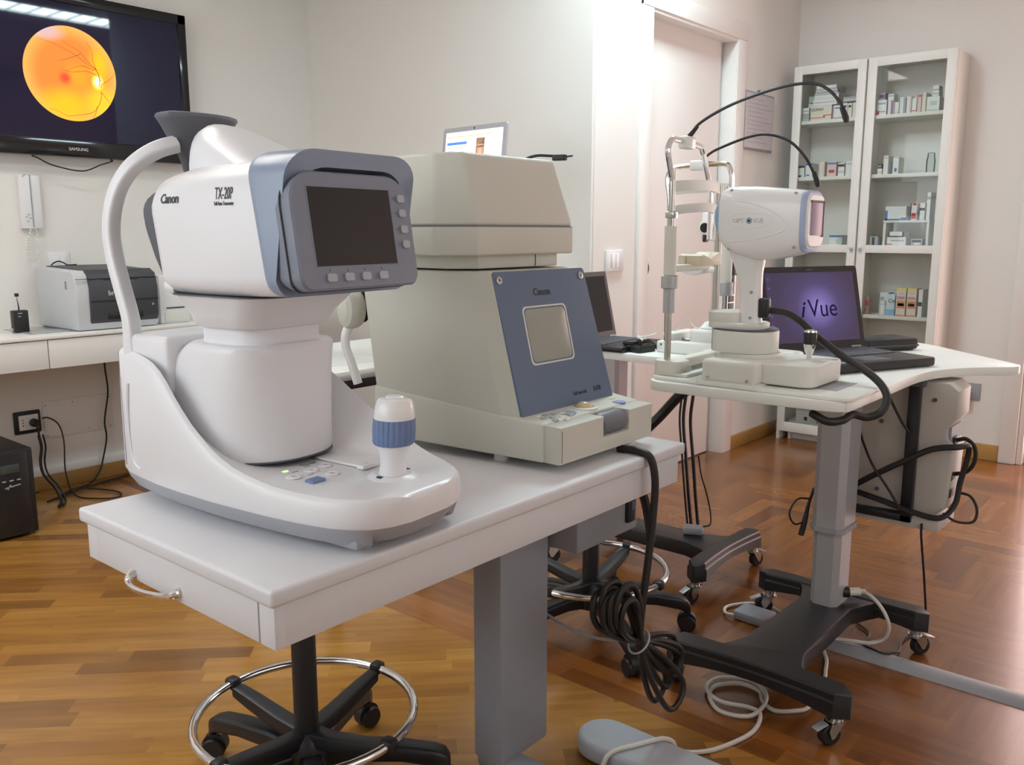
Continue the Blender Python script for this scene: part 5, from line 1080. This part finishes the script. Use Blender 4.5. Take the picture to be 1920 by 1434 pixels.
cable('plug_block_lead', 'thin black lead rising from the grey plug block', [(2.735, 1.42, .165), (2.75, 1.40, .175), (2.765, 1.41, .22), (2.757, 1.425, .29), (2.745, 1.44, .35), (2.735, 1.448, .42)], .003)
# wall outlet right of the cabinet
ot = thing('wall_outlet', 'white adapter in a grey wall outlet below the wing table tip', 'outlet', (5.13, 1.14, .3)); o = (5.13, 1.14, .3)
part('plate', G(o).box((5.121, 1.07, .315), (5.131, 1.20, .405), .002), M_greyp, ot)
part('adapter', G(o).box((5.075, 1.115, .295), (5.122, 1.175, .375), .006), M_whiteg, ot)
for z in (.315, .335, .355): part('pin_hole', G(o).cyl((5.0755, 1.145, z), (5.0742, 1.145, z), .003, 8), M_dkgrey, ot)
# ================================================================ glazed cabinet
cb = thing('medicine_cabinet', 'tall white cabinet with two glass doors full of medicine boxes', 'cabinet', (5.0, 1.67, 0)); o = (5.0, 1.67, 0)
CX0, CX1, CY0, CY1, CZ = 4.905, 5.129, 1.255, 2.085, 2.095
SH = {'A': 1.806, 'B': 1.502, 'C': 1.131, 'D': .757, 'E': .40, 'F': .10}
part('side_panel', G(o).box((CX0, CY0, 0), (CX1, CY0+.018, CZ), .001), M_cab, cb)
part('side_panel', G(o).box((CX0-.02, CY1-.018, 0), (CX1, CY1, CZ), .001), M_cab, cb)
part('partition', G(o).box((CX0, 1.681, .06), (CX1, 1.697, CZ-.01)), M_cabin, cb)
part('top_panel', G(o).box((CX0, CY0, CZ-.018), (CX1, CY1, CZ), .001), M_cab, cb)
part('back_panel', G(o).box((CX1-.006, CY0, .02), (CX1, CY1, CZ)), M_cabin, cb)
part('plinth', G(o).box((4.95, CY0+.02, 0), (4.965, 2.02, .075)), M_cab, cb)
part('plinth_leg', G(o).box((4.925, 2.012, 0), (4.968, 2.03, .078)), M_cab, cb)
for z in SH.values():
    for a, c in ((CY0+.018, 1.681), (1.697, CY1-.018)): part('shelf', G(o).box((CX0+.003, a, z-.019), (CX1-.006, c, z), .001), M_cabin, cb)
for a, c in ((CY0+.001, 1.683), (1.693, CY1-.001)):
    d_ = part('door', G(o).box((4.882, a, .05), (4.903, a+.045, CZ), .0015).box((4.882, c-.045, .05), (4.903, c, CZ), .0015).box((4.8825, a+.044, CZ-.045), (4.9025, c-.044, CZ), .0015).box((4.8825, a+.044, 1.090), (4.9025, c-.044, 1.131), .0015).box((4.8825, a+.044, .05), (4.9025, c-.044, .105), .0015), M_cab, cb)
    part('pane', G(o).box((4.890, a+.04, 1.125), (4.8925, c-.04, CZ-.04)), M_glass, d_)
    part('pane', G(o).box((4.890, a+.04, .10), (4.8925, c-.04, 1.095)), M_glass, d_)
    ky = c-.018 if c < 1.7 else a+.018
    part('knob', G(o).lathe([(.004, 0), (.004, .008), (.009, .012), (.009, .017), (.005, .019)], (4.883, ky, 1.112), (-1, 0, 0), 14), M_alu, d_)
K = {}
def cm(c):
    if c not in K: K[c] = mat('carton_%d' % len(K), c, .6, var=.03)
    return K[c]
Wh, Cr, Pk, Bl, Dk, Rd, Gy, Gn, Ye, Vi, Or = (.80, .80, .78), (.76, .70, .58), (.74, .58, .56), (.10, .22, .52), (.05, .05, .07), (.55, .05, .04), (.42, .43, .44), (.50, .62, .48), (.80, .68, .25), (.40, .22, .36), (.70, .30, .14)
def carton(y1, y0, z, h, col, decs, label, dep=.09, x=4.925, name='medicine_box', grp='medicine cartons in the cabinet', tilt=0):
    yc = (y0+y1)/2; w = abs(y1-y0)*.96
    t = thing(name, label, 'box', (x+dep/2, yc, z), 0, grp)
    if tilt: t.rotation_euler = (tilt, 0, 0)
    part('carton', G().box((-dep/2, -w/2, 0), (dep/2, w/2, h), .001, 1), cm(col), t)
    for (a0, a1, b0, b1, c) in decs:   # fractions across (left to right seen from the room) and up
        part('print', G().box((-dep/2-.0006, w/2-a1*w, b0*h), (-dep/2+.001, w/2-a0*w, b1*h)), cm(c), t)
    return t
A, B_, C_, D_ = SH['A'], SH['B'], SH['C'], SH['D']
carton(2.057, 2.005, A, .042, Gy, [(0, 1, .1, .3, Gn)], 'small grey-green carton at the corner of the top cabinet shelf')
carton(2.047, 2.007, A+.042, .030, Wh, [(.1, .9, .3, .6, Gy)], 'little white carton lying on the small grey-green carton')
t_ = carton(2.002, 1.879, A, .078, Cr, [(0, .62, .16, .20, Rd), (.62, .70, .16, .34, Rd), (.70, 1, .30, .35, Rd)], 'cream carton with red swoosh under the paper stack, top cabinet shelf')
text('lettering', 'ISOMAX', .022, (-.0462, .054, .050), (0, -1, 0), (0, 0, 1), cm(Dk), t_, sx=.85)
carton(1.877, 1.824, A, .072, Wh, [(0, .12, 0, 1, Vi), (.2, .8, .75, .85, Bl), (.12, 1, .05, .1, Rd)], 'white carton with violet edge beside the red swoosh carton')
carton(1.821, 1.797, A, .080, Wh, [(.2, .8, .7, .85, Dk), (.2, .7, .2, .26, Rd)], 'narrow white carton with dark mark next to the violet-edged carton')
carton(1.795, 1.771, A, .078, Cr, [(.2, .8, .7, .85, Dk)], 'narrow cream carton between two white ones on top shelf')
carton(1.769, 1.743, A, .079, Wh, [(.55, 1, .0, 1, Pk)], 'narrow white carton with pink side against the cabinet divider')
carton(1.991, 1.854, A+.078, .035, Wh, [(0, 1, .4, .5, Gy)], 'flat white carton directly on the red swoosh carton', .10)
carton(1.984, 1.846, A+.113, .028, Wh, [(0, 1, .7, .9, Gy)], 'bright flat white carton in the middle of the paper stack', .10)
carton(1.979, 1.853, A+.141, .020, Gy, [(0, 1, .6, .8, Wh)], 'thin grey carton near the top of the paper stack', .10)
carton(1.975, 1.860, A+.161, .022, Wh, [(0, 1, .1, .25, Gy)], 'thin white carton topmost in the paper stack', .10)
carton(2.035, 1.997, A+.0785, .060, Gn, [(0, 1, 0, .35, Wh), (.1, .9, .35, .42, Dk)], 'greenish leaflet box leaning beside the paper stack', .05, 4.98)
carton(1.824, 1.749, A+.081, .030, Gy, [(0, 1, .4, .55, Wh), (0, 1, 0, .12, Dk)], 'long grey carton lying across the narrow cartons by the divider', .10)
carton(1.641, 1.591, A, .078, Wh, [(0, .25, .05, .3, Rd), (.25, .9, .2, .25, Rd), (.1, .9, .7, .82, Gy)], 'white carton with red cross stroke in the right-hand door')
carton(1.586, 1.553, A, .070, Wh, [(.5, .9, 0, 1, Vi)], 'white carton with broad violet stripe, top shelf')
carton(1.588, 1.557, A+.0705, .034, Wh, [(.1, .9, .6, .8, Gy)], 'small white carton perched on the violet-striped carton', .06)
carton(1.643, 1.611, A+.0785, .040, Vi, [(.1, .9, .3, .7, Dk)], 'dark violet carton on top of the red cross carton', .06, 4.95)
carton(1.551, 1.529, A, .060, Wh, [(.1, .9, .1, .2, Pk)], 'short white carton beside the violet-striped carton')
carton(1.527, 1.495, A, .082, Wh, [(.6, 1, 0, 1, Gy)], 'tall white carton with grey side on top shelf')
carton(1.492, 1.468, A, .083, Pk, [(0, .6, 0, 1, Wh)], 'pink and white upright carton on top shelf')
carton(1.466, 1.443, A, .074, Wh, [(.1, .9, .1, .16, Rd)], 'white carton with fine red line on top shelf')
carton(1.440, 1.420, A, .095, Pk, [(.1, .9, .8, .9, Rd)], 'tall pink carton with red top band')
carton(1.418, 1.398, A, .096, Cr, [(.1, .9, .8, .9, Pk)], 'tall cream carton beside the wide green-marked carton')
carton(1.396, 1.332, A, .072, Wh, [(0, 1, 0, .14, Gn), (.3, .8, .4, .7, Gn)], 'wide white carton with green marks, top shelf')
carton(1.372, 1.338, A+.0725, .026, Wh, [(0, 1, .4, .6, Gy)], 'small white carton on the wide green-marked carton', .07)
carton(1.370, 1.340, A+.099, .026, Wh, [(0, 1, .1, .3, Gy)], 'second small white carton stacked at the cabinet side', .07)
carton(2.058, 2.016, B_, .066, Wh, [(0, 1, .8, 1, Dk), (.2, .6, .05, .2, Dk)], 'white carton with dark cap band on the second shelf corner')
carton(2.011, 1.970, B_, .076, Wh, [(0, 1, .85, 1, Bl), (.1, .6, .1, .2, Bl)], 'white carton with blue cap band on the second shelf')
carton(1.932, 1.901, B_, .082, Cr, [(.7, 1, 0, 1, Pk)], 'cream carton with pink edge standing alone on second shelf')
carton(1.890, 1.836, B_, .078, Pk, [(.05, .95, .82, .95, Bl), (.2, .8, .25, .45, Rd)], 'pinkish carton with blue band and red oval')
carton(1.828, 1.792, B_, .070, Wh, [(0, 1, .7, .9, Dk), (0, 1, .2, .4, Pk)], 'white carton with dark and pink bands')
carton(1.787, 1.746, B_, .080, Wh, [(.1, .9, .75, .8, Gy)], 'plain white carton by the divider on second shelf')
carton(1.617, 1.593, B_, .030, Wh, [(0, 1, .2, .5, Pk)], 'tiny pink-marked carton at the divider on second shelf')
carton(1.616, 1.594, B_+.0305, .024, Dk, [(.1, .9, .3, .6, Gy)], 'tiny black carton on the tiny pink-marked carton', .05)
carton(1.589, 1.563, B_, .096, Wh, [(.1, .9, .85, .9, Gy)], 'tall slim white carton on second shelf behind right-hand door')
t_ = carton(1.540, 1.509, B_, .084, Wh, [(.3, .7, .15, .35, Bl), (.4, .6, .1, .2, Bl)], 'slim white carton with blue heart mark on second shelf')
carton(1.855, 1.780, C_, .052, Wh, [(0, 1, .78, 1, Bl), (.55, .7, .1, .6, Gn), (.72, 1, 0, .8, Gn)], 'white and blue carton on the shelf behind the scanner')
carton(1.634, 1.588, C_, .046, Gy, [(.3, .6, 0, .9, Dk)], 'grey carton beside the small riser shelf')
rz_ = thing('riser_shelf', 'small white riser shelf inside the cabinet', 'shelf', (4.98, 1.45, C_)); ro = (4.98, 1.45, C_)
part('top', G(ro).box((4.92, 1.335, C_+.118), (5.06, 1.567, C_+.130), .001), M_cab, rz_)
for y in (1.336, 1.553): part('leg_panel', G(ro).box((4.925, y, C_), (5.055, y+.013, C_+.118), .001), M_cab, rz_)
R_ = C_+.1305
carton(1.563, 1.452, R_, .072, Wh, [(0, .12, 0, .7, Bl), (0, 1, .0, .10, Bl), (.75, 1, .1, .2, Bl)], 'wide white carton with blue base on the riser shelf')
carton(1.435, 1.402, R_, .086, Wh, [(0, .15, 0, 1, Dk), (.2, .9, .08, .42, Rd), (.3, .9, .88, 1, Rd)], 'white carton with red square on the riser shelf')
carton(1.388, 1.363, R_, .088, Wh, [(0, 1, .55, .7, Dk)], 'white carton with dark band on the riser shelf')
carton(1.356, 1.338, R_, .14, Wh, [(.1, .9, .75, .85, Gy)], 'tall white carton at the end of the riser shelf')
carton(1.545, 1.444, C_, .043, Wh, [(.2, .9, .5, .62, Gy), (0, .3, .05, .2, Or)], 'long white carton under the riser shelf')
carton(1.532, 1.458, C_+.0435, .027, Wh, [(0, 1, .0, .2, Dk), (.9, 1, 0, 1, Dk)], 'flat dark-edged carton lying on the long carton under the riser')
carton(1.422, 1.363, C_, .034, Gy, [(.1, .9, .5, .8, Dk), (.3, .8, .1, .4, Wh)], 'small grey printed carton under the riser shelf')
carton(1.578, 1.532, D_, .118, Wh, [(.1, .5, .6, .8, Gy)], 'upright white carton behind the white bottle', .08, 4.985)
t_ = carton(1.524, 1.478, D_, .114, (.66, .74, .80), [(0, 1, .02, .3, (.25, .5, .75))], 'pale blue carton next to the white bottle')
text('lettering', 'Oz', .030, (-.0462, .012, .070), (0, -1, 0), (0, 0, 1), cm(Dk), t_)
for a, c, l in ((1.474, 1.424, 'orange and white eye-care carton beside the pale blue carton'), (1.419, 1.371, 'orange and white eye-care carton at the end of the pair')):
    carton(a, c, D_, .150, (.80, .70, .60), [(0, 1, .88, 1, Ye), (.15, .85, .76, .88, Pk), (.1, .9, .60, .70, (.55, .35, .42)), (.1, .95, .28, .55, Or), (.2, .85, .36, .46, Wh), (.4, .62, .36, .46, Dk), (0, 1, 0, .05, Or)], l)
carton(1.362, 1.340, D_, .145, Wh, [(0, .9, .40, .55, Dk)], 'slim white carton with black label beside the eye-care pair')
carton(1.545, 1.440, D_+.1185, .006, (.66, .70, .68), [(.1, .9, .3, .8, Wh)], 'pale leaflet lying on the upright white carton', .06, 5.02)
bt = thing('pill_bottle', 'white pill bottle with ribbed cap on the lower cabinet shelf', 'bottle', (4.955, 1.547, D_))
part('body', G().lathe([(.017, 0), (.019, .003), (.019, .05), (.014, .056), (.014, .06)], (0, 0, 0), n=20), cm(Wh), bt)
part('cap', G().lathe([(.0155, .058), (.0155, .076), (.013, .078)], (0, 0, 0), n=20), cm((.86, .86, .86)), bt)
br = thing('brown_packet', 'crumpled brown and red packet by the cabinet divider', 'packet', (4.95, 1.627, D_), 0)
part('wrapper', G().loft([[(.02*math.cos(a)*k*(1+.25*math.sin(3*a+z*90)), .014*math.sin(a)*k, z) for a in [2*math.pi*i/14 for i in range(14)]] for z, k in ((0, .8), (.02, 1.1), (.05, .9), (.08, 1.05), (.105, .5))]), cm((.42, .26, .20)), br)
part('red_seal', G().box((-.024, -.008, .05), (-.018, .008, .075), .002), cm(Rd), br)
wr = thing('glass_jar', 'clear round glass jar at the side of the second shelf', 'jar', (4.96, 1.362, B_))
part('jar', G().lathe([(.018, 0), (.022, .004), (.023, .06), (.018, .085), (.018, .1)], (0, 0, 0), n=20), glassmat('jar_glass', (.85, .9, .88)), wr)
part('rim', G().tube([(.018*math.cos(a), .018*math.sin(a), .1) for a in [2*math.pi*k/20 for k in range(20)]], .0012, 5, 1, True), M_greyp, wr)
carton(2.03, 1.78, SH['F'], .006, Wh, [(.2, .5, .3, .6, Gy), (.6, .8, .3, .6, Gn)], 'printed sheets lying on the bottom shelf of the cabinet', .12)
carton(1.99, 1.86, SH['F']+.0065, .07, (.62, .68, .64), [(.4, .55, .2, .5, Dk), (.7, 1, .1, .6, Gn)], 'pale carton on the sheets on the bottom cabinet shelf', .10)
